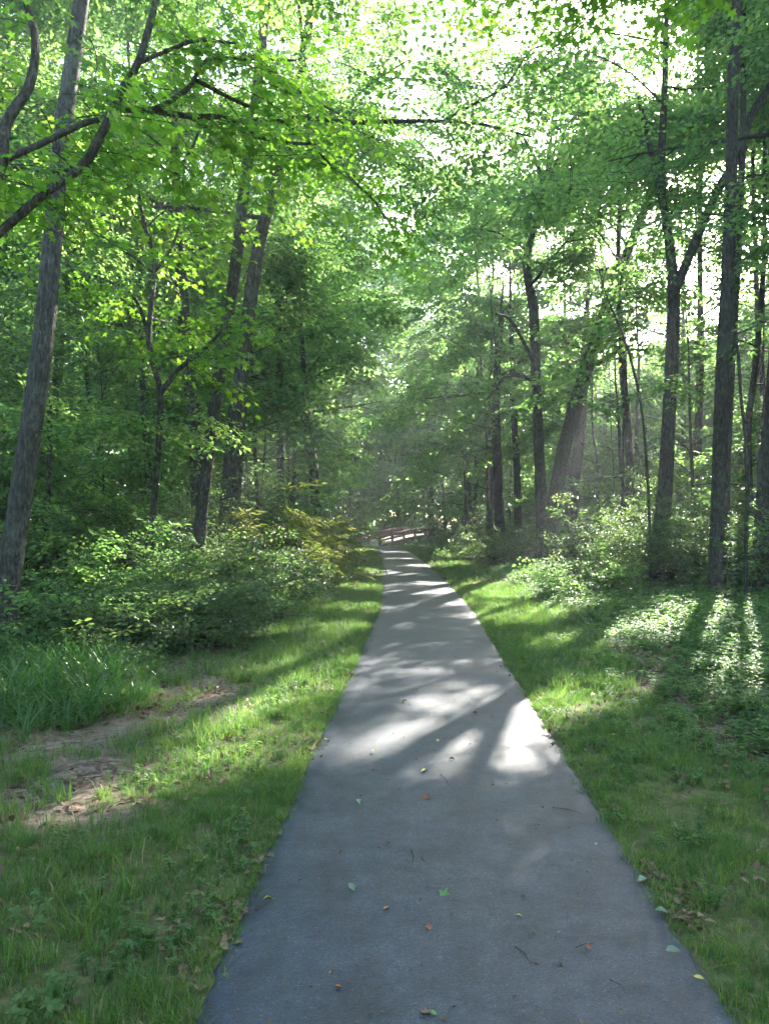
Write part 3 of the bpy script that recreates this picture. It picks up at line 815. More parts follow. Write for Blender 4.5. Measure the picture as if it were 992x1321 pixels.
photo_tree('canopy_tree', 'ivy-footed trunk that forks high up, in front of the glare', 18,
           [(845, 765, 24), (856, 640, 19), (862, 540, 17), (867, 440, 17), (868, 370, 14), (860, 290, 11), (852, 230, 10), (856, 130, 8)], 19, 11, 3.6, 250,
           extra_limbs=[(LL([(870, 375, 18, 13), (895, 315, 18.2, 12), (928, 240, 18.5, 11), (960, 190, 19, 9)]), 0), (LL([(853, 260, 18, 9), (838, 190, 18, 7), (822, 120, 18, 5)]), 0)])
photo_tree('canopy_tree', 'straight trunk standing against the brightest sky, at the herb bed edge', 15,
           [(921, 785, 18), (925, 620, 15), (932, 450, 16), (939, 330, 16), (943, 200, 15), (945, 100, 14), (950, 0, 12)], 20, 12, 3.6, 250)
photo_tree('canopy_tree', 'second trunk close behind the straight one, forking towards the glare', 17,
           [(936, 760, 9), (938, 600, 8), (945, 440, 9), (953, 300, 9), (958, 150, 8), (958, 0, 7)], 19, 12, 3.4, 200,
           extra_limbs=[(LL([(950, 200, 17, 12), (968, 150, 17, 11), (1000, 100, 17, 9)]), 0)])
photo_tree('sapling', 'thin wavy sapling beside the straight trunk in the glare', 14.5,
           [(962, 780, 5), (962, 690, 5), (964, 600, 5), (955, 510, 4), (952, 460, 4), (948, 430, 3)], 6.5, 4.5, 1.2, 40, cat='sapling', limbs=4)
photo_tree('canopy_tree', 'stout brown trunk at the right edge behind the herbs', 15.5,
           [(980, 790, 34), (986, 690, 28), (996, 560, 26), (1008, 400, 24)], 20, 9, 4.0, 300)
photo_tree('sapling', 'bent whip of a sapling arching over the sunlit shrubs', 17,
           [(838, 700, 4), (835, 620, 3.5), (826, 520, 3), (806, 440, 3), (785, 390, 2)], 7.5, 6, 1.0, 25, cat='sapling', limbs=3, sides=6)
photo_tree('understory_tree', 'slim dark trunk with leafy stubs left of the joined pair', 33,
           [(645, 700, 14), (642, 620, 12), (640, 540, 11), (641, 480, 10), (645, 430, 8)], 12, 4.5, 3.2, 330, limbs=9)
photo_tree('understory_tree', 'slimmest dark pole beside the joined pair, bare low down', 33,
           [(668, 700, 10), (667, 620, 9), (663, 540, 8), (660, 450, 7)], 13, 6, 2.6, 230)
photo_tree('understory_tree', 'short stout trunk hidden behind the slanting one', 34,
           [(735, 690, 15), (740, 620, 15), (748, 560, 13), (752, 500, 12)], 14, 7, 3.2, 260)
photo_tree('understory_tree', 'dark thin trunk rising just past the bridge rails', 63,
           [(557, 695, 8), (555, 640, 8), (554, 580, 7), (556, 500, 6)], 14, 5, 4.2, 380)

# the young maple whose crooked limbs reach in from beyond the left edge
mp = empty('young_maple', (-3.9, 5.4, 0.0))
tag(mp, 'young maple reaching in crooked dark limbs and bright lobed leaves from the left edge', 'tree')
bs = np.array(mp.location)
V, T = tube(np.array([(-3.9, 5.4, -.1), (-3.6, 5.5, 1.6), (-3.35, 5.6, 2.9), (-3.1, 5.7, 3.5)]), [.11, .09, .075, .065], 9, .05); obj('trunk', new_mesh('trunk', V - bs, T, M['bark'], True), mp)
limb_specs = [
    [(-60, 350, 5.7, 13), (0, 300, 5.8, 12), (55, 252, 5.9, 12), (108, 212, 6.0, 12), (135, 165, 6.0, 12), (155, 120, 6.1, 11), (180, 78, 6.1, 10), (202, 0, 6.2, 9)],
    [(-40, 300, 5.6, 14), (2, 215, 5.7, 13), (8, 160, 5.8, 13), (38, 110, 5.9, 12), (46, 50, 6.0, 10), (30, -10, 6.0, 8)],
    [(8, 205, 5.7, 9), (60, 182, 5.9, 8), (110, 158, 6.1, 8), (142, 150, 6.3, 7), (158, 125, 6.4, 6)],
    [(178, 82, 6.1, 6), (215, 66, 6.3, 5), (255, 52, 6.5, 5), (305, 56, 6.7, 3)],
    [(152, 142, 6.2, 7), (200, 140, 6.5, 7), (245, 112, 6.7, 6), (266, 78, 6.8, 5), (320, 76, 7.0, 4), (382, 78, 7.2, 3)],
    [(196, 143, 6.5, 8), (245, 150, 6.8, 8), (290, 152, 7.0, 7), (320, 172, 7.2, 6), (370, 184, 7.4, 5), (412, 186, 7.6, 3)],
    [(255, 104, 6.7, 6), (300, 128, 7.0, 5), (350, 150, 7.2, 5), (385, 170, 7.4, 4), (430, 215, 7.8, 3), (480, 255, 8.2, 2), (500, 290, 8.4, 1.5)],
    [(110, 210, 6.0, 5), (70, 222, 6.2, 4), (20, 215, 6.3, 3)],
]
anch = []
for sp in limb_specs:
    ln = smooth_line(np.array(LL(sp)), 22)
    V, T = tube(ln[:, :3], np.maximum(ln[:, 3], .004), 8, .06, seed=len(anch)); obj('limb', new_mesh('limb', V - bs, T, M['bark'], True), mp)
    for k in range(6, 22, 2):
        d = ln[k] - ln[k - 1]; anch.append((ln[k][:3], math.atan2(d[1], d[0])))
pos, rot = crown_points(anch, 125, .36, .8)
sc = NR.uniform(.55, .95, len(pos)); pos, rot, sc = carve(pos, rot, sc)
crown('maple', pos, rot, sc, mp, bs)

# the maple over the walker's head, trunk beyond the right edge
om = empty('overhanging_maple', (4.6, 3.2, 0.1)); bs = np.array(om.location)
tag(om, 'maple hanging dark star-shaped leaves over the path at the top of the view', 'tree')
V, T = tube(np.array([(4.6, 3.2, -.1), (4.5, 3.3, 2.0), (4.3, 3.4, 4.4), (4.2, 3.5, 6.5), (4.1, 3.6, 8.5)]), [.2, .15, .13, .1, .05], 10, .05); obj('trunk', new_mesh('trunk', V - bs, T, M['bark'], True), om)
anch = []
for sp in ([(4.3, 3.4, 4.8, .035), (3.7, 4.3, 5.7, .026), (2.9, 5.6, 5.9, .018), (2.2, 6.2, 6.15, .011), (1.5, 7.1, 5.95, .006)],
           [(4.25, 3.45, 5.4, .045), (3.4, 5.0, 6.3, .03), (2.3, 6.4, 6.7, .02), (1.3, 7.4, 6.9, .008)],
           [(4.2, 3.5, 6.2, .04), (3.0, 4.6, 6.8, .03), (1.2, 5.6, 7.0, .02), (-.4, 6.4, 7.1, .008)]):
    ln = smooth_line(np.array(sp), 18)
    V, T = tube(ln[:, :3], ln[:, 3], 6, .05); obj('limb', new_mesh('limb', V - bs, T, M['bark'], True), om)
    for k in range(7, 18):
        d = ln[k] - ln[k - 1]; anch.append((ln[k][:3], math.atan2(d[1], d[0])))
pos, rot = crown_points(anch, 95, .34, .3)
sc = NR.uniform(.55, .85, len(pos)); pos, rot, sc = carve(pos, rot, sc)
crown('maple', pos, rot, sc, om, bs)

# ---- more of the wood, placed at random between the path and the far trees
placed = [(o.location[0], o.location[1]) for o in scene.objects if o.type == 'EMPTY' and o.parent is None]
def spot(xr, yr, dmin, tries=60, clear=True):
    for _ in range(tries):
        x, y = R.uniform(*xr), R.uniform(*yr)
        if abs(x - path_x(y)) < 3.2 and y < 54: continue
        u = 496 + F * x / y
        if clear and y < 38 and (560 < u < 790 or 835 < u < 960): continue
        if -2.5 < x < 5.5 and 53 < y < 67: continue
        if all((x - a) ** 2 + (y - b) ** 2 > dmin * dmin for a, b in placed):
            placed.append((x, y)); return x, y
    return None
for side, n, xr, yr, lab, grp, nm in (
        (-1, 20, (-18, -3.4), (16, 40), 'dim canopy tree among others deep in the wood beyond the left thicket', 'canopy trees beyond the left thicket', 400),
        (-1, 18, (-26, -2.6), (40, 72), 'far slender tree in the wood well behind the left thicket', 'far trees in the left wood', 400),
        (1, 19, (5.0, 24), (20, 42), 'backlit canopy tree among others behind the sunlit shrubs', 'backlit trees behind the sunlit shrubs', 620),
        (1, 20, (3.6, 34), (40, 78), 'far slender tree in the bright wood to the right of the bridge', 'far trees in the right wood', 460)):
    for k in range(n):
        s = spot(xr, yr, 2.3)
        if not s: continue
        H = R.uniform(15, 23)
        tree('background_tree', lab, 'tree', s[0], s[1], H, R.uniform(.10, .20), H * R.uniform(.28, .5), R.uniform(3.2, 4.6), nm, group=grp, limbs=9, sides=8, spread=.6, scl=(.9, 1.5))
for xr, yr, n, lab, grp in (
        ((-14, -3.2), (10, 34), 24, 'leafy understory sapling in the shade of the left wood', 'understory saplings of the left wood'),
        ((4.8, 16), (19, 42), 15, 'leafy understory sapling in the bright wood right of the path', 'understory saplings of the right wood'),
        ((-11, 13), (44, 82), 34, 'leafy young tree closing the view around the bridge', 'young trees around the bridge')):
    for k in range(n):
        s = spot(xr, yr, 1.5)
        if not s: continue
        H = R.uniform(4, 9) * (1.0 if yr[0] < 40 else 1.35)
        tree('understory_sapling', lab, 'sapling', s[0], s[1], H, R.uniform(.03, .07), R.uniform(.5, 1.8), R.uniform(1.6, 2.6), 150, group=grp, key='canopy', limbs=8, sides=6, spread=.5, scl=(.7, 1.1))
for x, y, H, cb in [(-4.4, 33, 21, 5), (-5.2, 44, 23, 5), (5.4, 39, 20, 5), (5.6, 49, 22, 5), (-4.2, 57, 23, 4), (1.5, 73, 27, 5), (-2.5, 71, 26, 4), (5.5, 69, 26, 4), (9.5, 60, 24, 5), (-8.5, 64, 25, 5), (4.2, 80, 30, 6), (-6, 80, 28, 6), (-3.0, 68, 29, 7), (3.0, 72, 31, 8), (0.2, 84, 35, 8)]:
    placed.append((x, y))
    tree('background_tree', 'tall full-crowned tree flanking the far stretch of the path', 'tree', x, y, H, .15, cb, 4.2, 560, group='tall trees flanking the far path', limbs=12, spread=.75, scl=(1.0, 1.6))
for lab, x, y, H, cb, cr, n, az in (
        ('tall tree close behind the broad hazy trunk, reaching its crown over the path', -4.0, 26, 23, 9, 5.4, 620, 0.0),
        ('tall tree behind the slim trunk with leafy stubs, its crown arching over the lawn', 5.0, 36.5, 23, 8, 5.6, 620, 3.1),
        ('leafy tree leaning its low boughs out over the far lawn, left of the joined pair', 4.7, 30.5, 13, 2.6, 4.0, 300, 3.1),
        ('young leafy tree between the slim dark trunk and the bridge', 4.4, 41, 12, 2.4, 3.8, 360, 3.1),
        ('bushy young tree in sun behind the slanting trunk', 9.0, 32, 11, 1.6, 3.0, 380, 3.1),
        ('loose leafy tree between the bent whip and the ivy-footed trunk', 7.2, 23, 7.5, 1.5, 2.2, 210, None),
        ('light leafy tree between the ivy-footed and the straight trunk', 8.9, 22, 7.5, 1.5, 2.2, 200, None),
        ('leafy tree filling the gap beside the stout trunk at the edge', 10.4, 21.5, 8, 1.5, 2.3, 220, None),
        ('leaning leafy tree over the left verge short of the bridge', -4.2, 36, 12, 3.2, 3.4, 300, 0.0),
        ('leafy tree above the tawny canes', -4.3, 22.5, 10, 3.2, 3.0, 220, 0.0)):
    placed.append((x, y))
    tree('understory_tree', lab, 'tree', x, y, H, .08, cb, cr, n, limbs=13, sides=8, spread=.55, scl=(.8, 1.2), asym=az)
for k in range(24):
    s = spot((6, 27), (23, 52), 1.8)
    if s: tree('understory_tree', 'leafy mid-height tree among the bright right-hand wood', 'tree', s[0], s[1], R.uniform(8, 14), .07, R.uniform(2, 4), R.uniform(2.4, 3.4), 360, group='mid-height trees of the right wood', limbs=10, sides=6, spread=.55, scl=(.9, 1.3))
# right-hand trees outside the view that shade the near path
for k, (x, y, H) in enumerate([(12.5, 16, 19), (11, 21, 19), (15, 19.5, 20), (13.5, 24, 21), (17, 30, 22), (11, 27, 20), (9.5, 14.2, 15)]):
    placed.append((x, y))
    tree('background_tree', 'tall shade tree standing just beyond the right-hand herb bed', 'tree', x, y, H, .17, H * .3, 4.4, 520, group='shade trees around the lawn', limbs=11, spread=.6, scl=(.9, 1.4))

# the leaf cover closes wherever the photograph shows shade on the ground: more sprays on the limbs that stand in the sun's way
CELL = .3
gxn, gyn = int(11 / CELL), int(25 / CELL)
X0, Y0 = -4.5, 0.5
cnt = np.zeros((gxn, gyn))
def on_cells(p):
    q = p[:, :2] - p[:, 2:3] * (SV[:2] / SV[2])[None, :]
    return np.floor((q[:, 0] - X0) / CELL).astype(int), np.floor((q[:, 1] - Y0) / CELL).astype(int), q
for (key, pos, rot, sc, root, base) in CROWNS:
    for f in (.25, .7):
        d = np.stack([np.cos(rot[:, 2]) * np.cos(rot[:, 1]), np.sin(rot[:, 2]) * np.cos(rot[:, 1]), -np.sin(rot[:, 1])], 1) * (sc * f)[:, None]
        a, b, q = on_cells(pos + d)
        for da in (-1, 0, 1):
            for db in (-1, 0, 1):
                k = (a + da >= 0) & (a + da < gxn) & (b + db >= 0) & (b + db < gyn)
                np.add.at(cnt, (a[k] + da, b[k] + db), .5)
AN = np.array(ANCH)
_, _, AQ = on_cells(AN[:, :3])
ok_h = (AN[:, 2] > 5.5)
extra = {}
need = 0
TARGET = 24
for i in range(gxn):
    for j in range(gyn):
        c = np.array([X0 + (i + .5) * CELL, Y0 + (j + .5) * CELL, 0.0])
        if cnt[i, j] >= TARGET or sun_gap(c[None], .30)[0]: continue
        d2 = ((AQ - c[:2]) ** 2).sum(1) + (~ok_h) * 99
        near = np.argsort(d2)[:6]
        for _ in range(1 if cnt[i, j] > 14 else (2 if cnt[i, j] > 7 else 3)):
            k = near[R.randrange(len(near))]
            h = AN[k, 2] + R.gauss(0, .25)
            p = c + np.array([R.gauss(0, .12), R.gauss(0, .12), 0]) + SV / SV[2] * h
            ci = int(AN[k, 4])
            extra.setdefault(ci, []).append((p, AN[k, 3] + R.gauss(0, 1)))
            need += 1
            cnt[max(i - 1, 0):i + 2, max(j - 1, 0):j + 2] += 1
print('cover sprays added', need)
for ci, L_ in extra.items():
    key, pos, rot, sc, root, base = CROWNS[ci]
    n = len(L_)
    sc2 = NR.uniform(.75, 1.0, n); yaw = np.array([a for _, a in L_])
    rot2 = np.stack([NR.normal(0, .3, n), NR.normal(0.0, .3, n), yaw], 1)
    p2 = np.array([p for p, _ in L_]) - np.stack([np.cos(yaw), np.sin(yaw), 0 * yaw], 1) * (sc2 * .5)[:, None]
    dx = np.stack([np.cos(yaw), np.sin(yaw), 0 * yaw], 1) * sc2[:, None]
    kp = ~(sun_gap(p2, .1) | sun_gap(p2 + dx * .5, .1) | sun_gap(p2 + dx, .1))
    CROWNS[ci][1:4] = [np.vstack([pos, p2[kp]]), np.vstack([rot, rot2[kp]]), np.concatenate([sc, sc2[kp]])]
for (key, pos, rot, sc, root, base) in CROWNS:
    scatter('crown', key, pos - base, rot, sc, root)

# distant woodland mass closing every view
def ring(n, r0, r1, zr, sc):
    a = NR.uniform(0, 2 * math.pi, n); r = NR.uniform(r0, r1, n)
    return np.stack([r * np.sin(a), 15 + r * np.cos(a), NR.uniform(*zr, n)], 1), NR.uniform(*sc, n)
p1, s1 = ring(14000, 60, 88, (0, 14), (2.6, 4.2))
p2, s2 = ring(5000, 64, 95, (10, 19), (2.2, 3.8))
p3 = np.stack([NR.uniform(-30, 30, 1500), NR.uniform(-34, -3, 1500), NR.uniform(1, 17, 1500) ], 1); s3 = NR.uniform(1.8, 3.2, 1500)
p4 = np.stack([NR.uniform(14, 40, 1800) * NR.choice((-1, 1), 1800), NR.uniform(-5, 45, 1800), NR.uniform(1, 18, 1800)], 1); s4 = NR.uniform(1.5, 2.8, 1800)
p4 = p4[np.abs(p4[:, 0]) > 14 + np.maximum(p4[:, 1], 0) * .62]; s4 = s4[:len(p4)]
pos = np.vstack([p1, p2, p3, p4]); sc = np.concatenate([s1, s2, s3, s4])
ok = pos[:, 1] < 500
ang = np.degrees(np.arctan2(pos[:, 0], pos[:, 1]))
ok &= ~((pos[:, 2] > 13) & (ang > 20) & (ang < 60) & (NR.random(len(pos)) < .5)) 
pos, sc = pos[ok], sc[ok]
rot = np.stack([NR.normal(0, .5, len(pos)), NR.normal(0, .5, len(pos)), NR.uniform(0, 6.28, len(pos))], 1)
kp = ~sun_gap(pos, 1.0); pos, rot, sc = pos[kp], rot[kp], sc[kp]
scatter('distant_woodland', 'far_canopy', pos, rot, sc, label='far green wood closing the view behind all the trees')

# ------------------------------------------------------------------ shrubs
def shrub(name, label, x, y, h, r, n, key, group=None, scl=(.8, 1.2), cat='shrub', stems=7, soft=0.0, stem_mat='bark_twig'):
    z0 = float(gz(np.array(x), np.array(y)))
    if y > 26: n = int(n * .6); scl = (scl[0] * 1.35, scl[1] * 1.4)
    root = empty(name, (x, y, z0)); tag(root, label, cat, group)
    g = Geo(); anchors = []
    for k in range(stems):
        az_ = 6.28 * k / stems + R.gauss(0, .4); el = R.uniform(.7, 1.4)
        ln = limb_line((R.gauss(0, r * .1), R.gauss(0, r * .1), -.05), az_, el, math.hypot(h, r) * R.uniform(.65, .95), 5, .5, .15)
        ln[:, 2] = np.minimum(ln[:, 2], h)
        V, T = tube(ln, np.linspace(.014, .004, 6), 4, cap=False); g.add(V, T)
        for i in (1, 2, 3, 4, 5): anchors.append((ln[i], az_))
    s_ = obj('stems', g.mesh('stems', [M[stem_mat]], True), root); s_['kind'] = 'stuff'
    pos, rot = crown_points(anchors, n, r * .28, .8)
    # fill the dome
    m = n // 2
    a = NR.uniform(0, 6.28, m); rr = r * np.sqrt(NR.random(m)); 
    ph = R.uniform(0, 6.28); lobe = .72 + .28 * np.sin(2 * a + ph) * np.cos(3 * a + 2 * ph)
    rr = rr * lobe
    zt = h * (.55 + .45 * np.abs(np.sin(1.5 * a + ph + rr * 2 / r))) * np.sqrt(np.clip(1 - (rr / r) ** 2 * .85, 0, 1)) * NR.uniform(.35, 1.02, m)
    pos[:m] = np.stack([rr * np.cos(a), rr * np.sin(a), zt], 1) + NR.normal(0, .08, (m, 3)); rot[:m, 2] = a + NR.normal(0, .6, m)
    pos[:, 2] = np.clip(pos[:, 2], .04, None)
    sc = NR.uniform(scl[0], scl[1], n)
    w = pos + np.array([x, y, z0]); kp = ~(np.abs(w[:, 0] - path_x(w[:, 1])) < HALF + .25)
    scatter('foliage', key, pos[kp], rot[kp], sc[kp], root)
    return root

left_shrubs = [
    ('bramble_shrub', 'big mound of bright green bramble behind the leaning grey trunk', -5.3, 11.5, 1.75, 1.6, 190, 'bramble'),
    ('bramble_shrub', 'rounded bramble bush with fresh leaves, at the foot of the forked sapling', -3.9, 11.8, 1.2, 1.3, 150, 'bramble'),
    ('bramble_shrub', 'dark bramble spreading over the ground just behind the tall sedge', -4.1, 9.6, .9, 1.2, 120, 'bramble'),
    ('thicket_shrub', 'broad dim shrub beside the foot of the leaning pale-stemmed tree', -2.9, 12.4, 1.3, 1.1, 150, 'shrub'),
    ('thicket_shrub', 'small-leaved shrub with glinting leaves nearest the lawn bend', -2.35, 10.4, .85, .85, 120, 'shrub'),
    ('thicket_shrub', 'low twiggy shrub spilling dead stems beside the dark sedge', -3.0, 9.3, .65, .9, 90, 'shrub'),
    ('thicket_shrub', 'glossy shrub in sun next to the tawny canes', -2.3, 13.2, 1.1, .9, 130, 'shrub'),
    ('thicket_shrub', 'shrub with pinkish dry tips standing out over the lawn edge', -2.1, 15.6, 1.15, .8, 110, 'shrub'),
    ('feathery_shrub', 'feathery pale shrub at the lawn edge below the short dark trunk', -2.2, 21.5, 1.7, .9, 130, 'cane'),
    ('feathery_shrub', 'last rounded shrub on the left before the bridge', -2.8, 29.5, 1.9, 1.1, 150, 'shrub'),
    ('thicket_shrub', 'tall shrub behind the tawny canes', -3.3, 18.5, 2.3, 1.5, 200, 'shrub'),
    ('thicket_shrub', 'tall shrub with hanging leaves in front of the hazy broad trunk', -4.6, 16, 2.4, 1.6, 210, 'shrub'),
    ('thicket_shrub', 'wide shrub filling the gap beyond the bramble mound', -6.8, 15.5, 2.2, 1.8, 210, 'shrub'),
    ('thicket_shrub', 'shrub at the outer left edge behind the grey trunk', -7.0, 12.0, 1.6, 1.4, 150, 'bramble'),
]
for (nm, lab, x, y, h, r, n, k) in left_shrubs: shrub(nm, lab, x, y, h, r, n, k)
shrub('cane_clump', 'tawny and yellow cane clump lit by sun above the left thicket', -2.45, 17.0, 2.0, .9, 150, 'cane', cat='cane clump', stem_mat='dead_wood')
shrub('cane_clump', 'greener arching cane clump behind the tawny one', -2.3, 19.2, 2.1, 1.0, 140, 'cane', cat='cane clump', stem_mat='dead_wood')
right_shrubs = [
    ('sunlit_shrub', 'sunlit shrub with whitish glinting leaves beside the ivy-footed trunk', 6.0, 18.8, 1.9, 1.1, 150, 'shrub'),
    ('sunlit_shrub', 'tall airy shrub in full sun between the slanting trunk and the bent whip', 7.1, 21.5, 2.8, 1.3, 180, 'shrub'),
    ('sunlit_shrub', 'rounded shrub at the foot of the joined pair of trunks', 7.6, 26.5, 1.8, 1.2, 150, 'shrub'),
    ('sunlit_shrub', 'low bright bush where the lawn meets the herb bed', 4.3, 16.0, .55, .9, 80, 'bramble'),
    ('sunlit_shrub', 'shaded shrub under the straight trunk in the glare', 7.2, 17.0, 1.7, 1.2, 160, 'shrub'),
    ('sunlit_shrub', 'shrub before the stout trunk at the right edge', 8.6, 16.5, 1.5, 1.2, 150, 'shrub'),
    ('sunlit_shrub', 'shrub wrapped around the foot of the ivy-clad trunk', 6.3, 17.6, 2.4, 1.0, 180, 'shrub'),
    ('sunlit_shrub', 'upright airy shrub between the ivy-footed and the straight trunk', 6.9, 15.9, 2.3, .9, 130, 'shrub'),
    ('sunlit_shrub', 'light shrub with layered leaves just right of the straight trunk', 7.6, 15.2, 1.9, .8, 110, 'bramble'),
    ('sunlit_shrub', 'thin pale shrub leaning at the foot of the bent whip', 5.9, 17.0, 1.9, .8, 120, 'shrub'),
    ('sunlit_shrub', 'bright bush at the middle of the sunlit verge', 4.9, 18.2, .8, .8, 80, 'bramble'),
    ('sunlit_shrub', 'dark shrub left of the joined trunks under the leafy stubs', 4.6, 31, 1.6, 1.3, 160, 'shrub'),
    ('sunlit_shrub', 'dark shrub by the slimmest pole, touching the lawn', 5.4, 29, 1.4, 1.2, 150, 'shrub'),
    ('sunlit_shrub', 'low shrub lining the lawn before the bridge', 4.2, 36, 1.5, 1.2, 150, 'shrub'),
    ('sunlit_shrub', 'shrub nearest the bridge on the lawn side', 3.9, 43, 1.5, 1.3, 150, 'shrub'),
]
for (nm, lab, x, y, h, r, n, k) in right_shrubs: shrub(nm, lab, x, y, h, r, n, k)
placed += [(s[2], s[3]) for s in left_shrubs + right_shrubs]
for xr, yr, n, lab, grp in (((-14, -3.4), (12, 44), 30, 'dim woodland shrub among many under the left trees', 'shrubs under the left trees'),
                            ((5.5, 20), (19, 50), 28, 'woodland shrub among many in the broken light under the right trees', 'shrubs under the right trees'),
                            ((-9, 14), (48, 74), 26, 'shrub in the thicket behind and beside the bridge', 'shrubs around the bridge')):
    for k in range(n):
        s = spot(xr, yr, 1.3)
        if s: shrub('woodland_shrub', lab, s[0], s[1], R.uniform(1.2, 2.6), R.uniform(1.1, 1.8), 130, 'shrub', grp, (1.0, 1.6), stems=5)

# ------------------------------------------------------------------ grass and low plants
def field(n, xr, yr, dens):
    x = NR.uniform(*xr, n); y = NR.uniform(*yr, n)
    k = NR.random(n) < dens(x, y)
    x, y = x[k], y[k]
    return np.stack([x, y, gz(x, y)], 1)
def upright(n, t=.12): return np.stack([NR.normal(0, t, n), NR.normal(0, t, n), NR.uniform(0, 6.28, n)], 1)
def off_path(x, y, m=0.0):
    return np.abs(x - path_x(y)) > HALF + m
def clump(x, y): return np.clip(0.42 + 0.75 * wob(x, y, 2.2, 3) + 0.6 * wob(x, y, 6.5, 4), 0.16, 1)
def lawn(x, y): return turf_at(x, y) * (np.abs(x - path_x(y)) > HALF - .015 + .05 * np.clip(wob(x * 3, y, 3.3, 1), -1, 1)) * clump(x, y)
P_ = [field(46000, (-3.2, 3.2), (1.6, 7.5), lawn), field(34000, (-3.2, 4.2), (7.5, 20), lawn), field(14000, (-3.2, 5), (20, 55), lawn)]
S_ = [NR.uniform(.35, .85, len(P_[0])) * (.75 + .5 * clump(P_[0][:, 0] + 5, P_[0][:, 1])), NR.uniform(.8, 1.5, len(P_[1])), NR.uniform(1.1, 1.9, len(P_[2]))]
pos, sc = np.vstack(P_), np.concatenate(S_)
edge = np.abs(np.abs(pos[:, 0] - path_x(pos[:, 1])) - HALF)
sc = sc * np.clip(.6 + edge * 2.2, .6, 1.0)
scatter('grass', 'grass', pos, upright(len(pos)), sc, label='short green grass on both verges of the path')
# taller loose tufts
def tall(x, y): return turf_at(x, y) * off_path(x, y, .25) * np.clip(wob(x, y, 1.6, 9) * 1.4 - .15, 0, 1)
pos = field(1500, (-3.0, 3.0), (1.8, 14), tall)
scatter('grass', 'grass', pos, upright(len(pos), .2), NR.uniform(1.1, 1.9, len(pos)), label='taller uneven grass tufts growing through the verge')
# thin grass on the bare soil strip
def thin(x, y):
    return ((x < -1.2) & (x > -3.4)) * (1 - turf_at(x, y)) * np.clip(wob(x, y, 1.9, 5) * .8 + .12, 0.03, .8)
pos = field(5500, (-3.6, -1.0), (3.2, 9.5), thin)
scatter('grass', 'grass', pos, upright(len(pos)), NR.uniform(.7, 1.5, len(pos)), label='sparse grass on the bare soil strip left of the verge')
# clover and small weeds in the lawn
def weeds(x, y): return turf_at(x, y) * off_path(x, y, .03) * np.clip(.35 + wob(x, y, 1.1, 7), .05, 1)
pos = field(2200, (-2.6, 3.2), (1.8, 12), weeds)
scatter('ground_cover', 'clover', pos, upright(len(pos)), NR.uniform(.5, 1.1, len(pos)), label='small round-leaved weeds mixed into the grass')
def big_weeds(x, y): return turf_at(x, y) * off_path(x, y, .15) * np.clip(.25 + wob(x, y, 1.7, 12), .02, 1)
pos = field(420, (-3.0, 3.4), (2.0, 12), big_weeds)
scatter('ground_cover', 'herb', pos, upright(len(pos), .25), NR.uniform(.22, .5, len(pos)), label='broad-leaved weeds standing in the verge grass')
pos = field(900, (-3.2, 3.4), (2.0, 9), lambda x, y: turf_at(x, y) * off_path(x, y, .05) * np.clip(.2 + wob(x, y, 2.3, 13), .02, 1)); pos[:, 2] += .03
scatter('leaf_litter', 'litter', pos, upright(len(pos), .35), NR.uniform(.3, .8, len(pos)), label='scattered dead leaves caught in the verge grass')
# sedge
def sedge(x, y):
    a = ((x + 3.1) / .95) ** 2 + ((y - 6.9) / 1.3) ** 2 < 1
    b = ((x + 2.35) / .55) ** 2 + ((y - 8.5) / .8) ** 2 < 1
    c = ((x + 4.0) / 1.3) ** 2 + ((y - 8.2) / .9) ** 2 < 1
    return (a | b | c) * .9
pos = field(850, (-5.4, -1.7), (5.4, 9.6), sedge)
dd = np.minimum(((pos[:, 0] + 3.1) / .95) ** 2 + ((pos[:, 1] - 6.9) / 1.3) ** 2, ((pos[:, 0] + 4.0) / 1.3) ** 2 + ((pos[:, 1] - 8.2) / .9) ** 2)
kp = NR.random(len(pos)) < np.clip(1.5 - dd, .25, 1); pos, dd = pos[kp], dd[kp]
sz = NR.uniform(.45, 1.1, len(pos)) * np.clip(1.25 - .45 * dd, .55, 1.1)
scatter('sedge', 'sedge', pos, upright(len(pos), .15), sz, label='tall arching sedge in the hollow at the thicket edge')
# herb bed on the right
def herbs(x, y):
    e = x - path_x(y) - HALF
    w = 1.15 + .25 * wob(3, y, .6) + .9 * np.clip((y - 8) / 10, 0, 1)
    return (e > w - .7) * np.clip((e - w + .8) / 1.2, .05, 1) * np.clip(.75 + .5 * wob(x, y, 1.0, 2), .25, 1)
pos = field(15000, (1.8, 12), (3.0, 26), herbs)
e = pos[:, 0] - path_x(pos[:, 1]) - HALF
sc = NR.uniform(.6, 1.35, len(pos)) * np.clip(.30 + (e - .8) * .26, .28, .85)
scatter('ground_cover', 'herb', pos, upright(len(pos)), sc, label='knee-high leafy herbs spreading right of the path under the trees')
def herbs_left(x, y): return (x < -1.9 - .3 * wob(0, y, 1)) * np.clip(.5 + .5 * wob(x, y, .9, 6), .05, 1) * (1 - sedge(x, y)) * (y > 8.8)
pos = field(4200, (-9, -1.6), (8.6, 34), herbs_left)
scatter('ground_cover', 'herb', pos, upright(len(pos)), NR.uniform(.7, 1.5, len(pos)), label='leafy ground plants in the shade of the left thicket')
def far_cover(x, y): return (np.abs(x - path_x(y)) > 3.1) * .8
pos = field(6000, (-22, 30), (24, 75), far_cover)
scatter('ground_cover', 'bramble', pos, upright(len(pos), .3), NR.uniform(1.0, 2.0, len(pos)), label='undergrowth covering the wood floor between the trees')
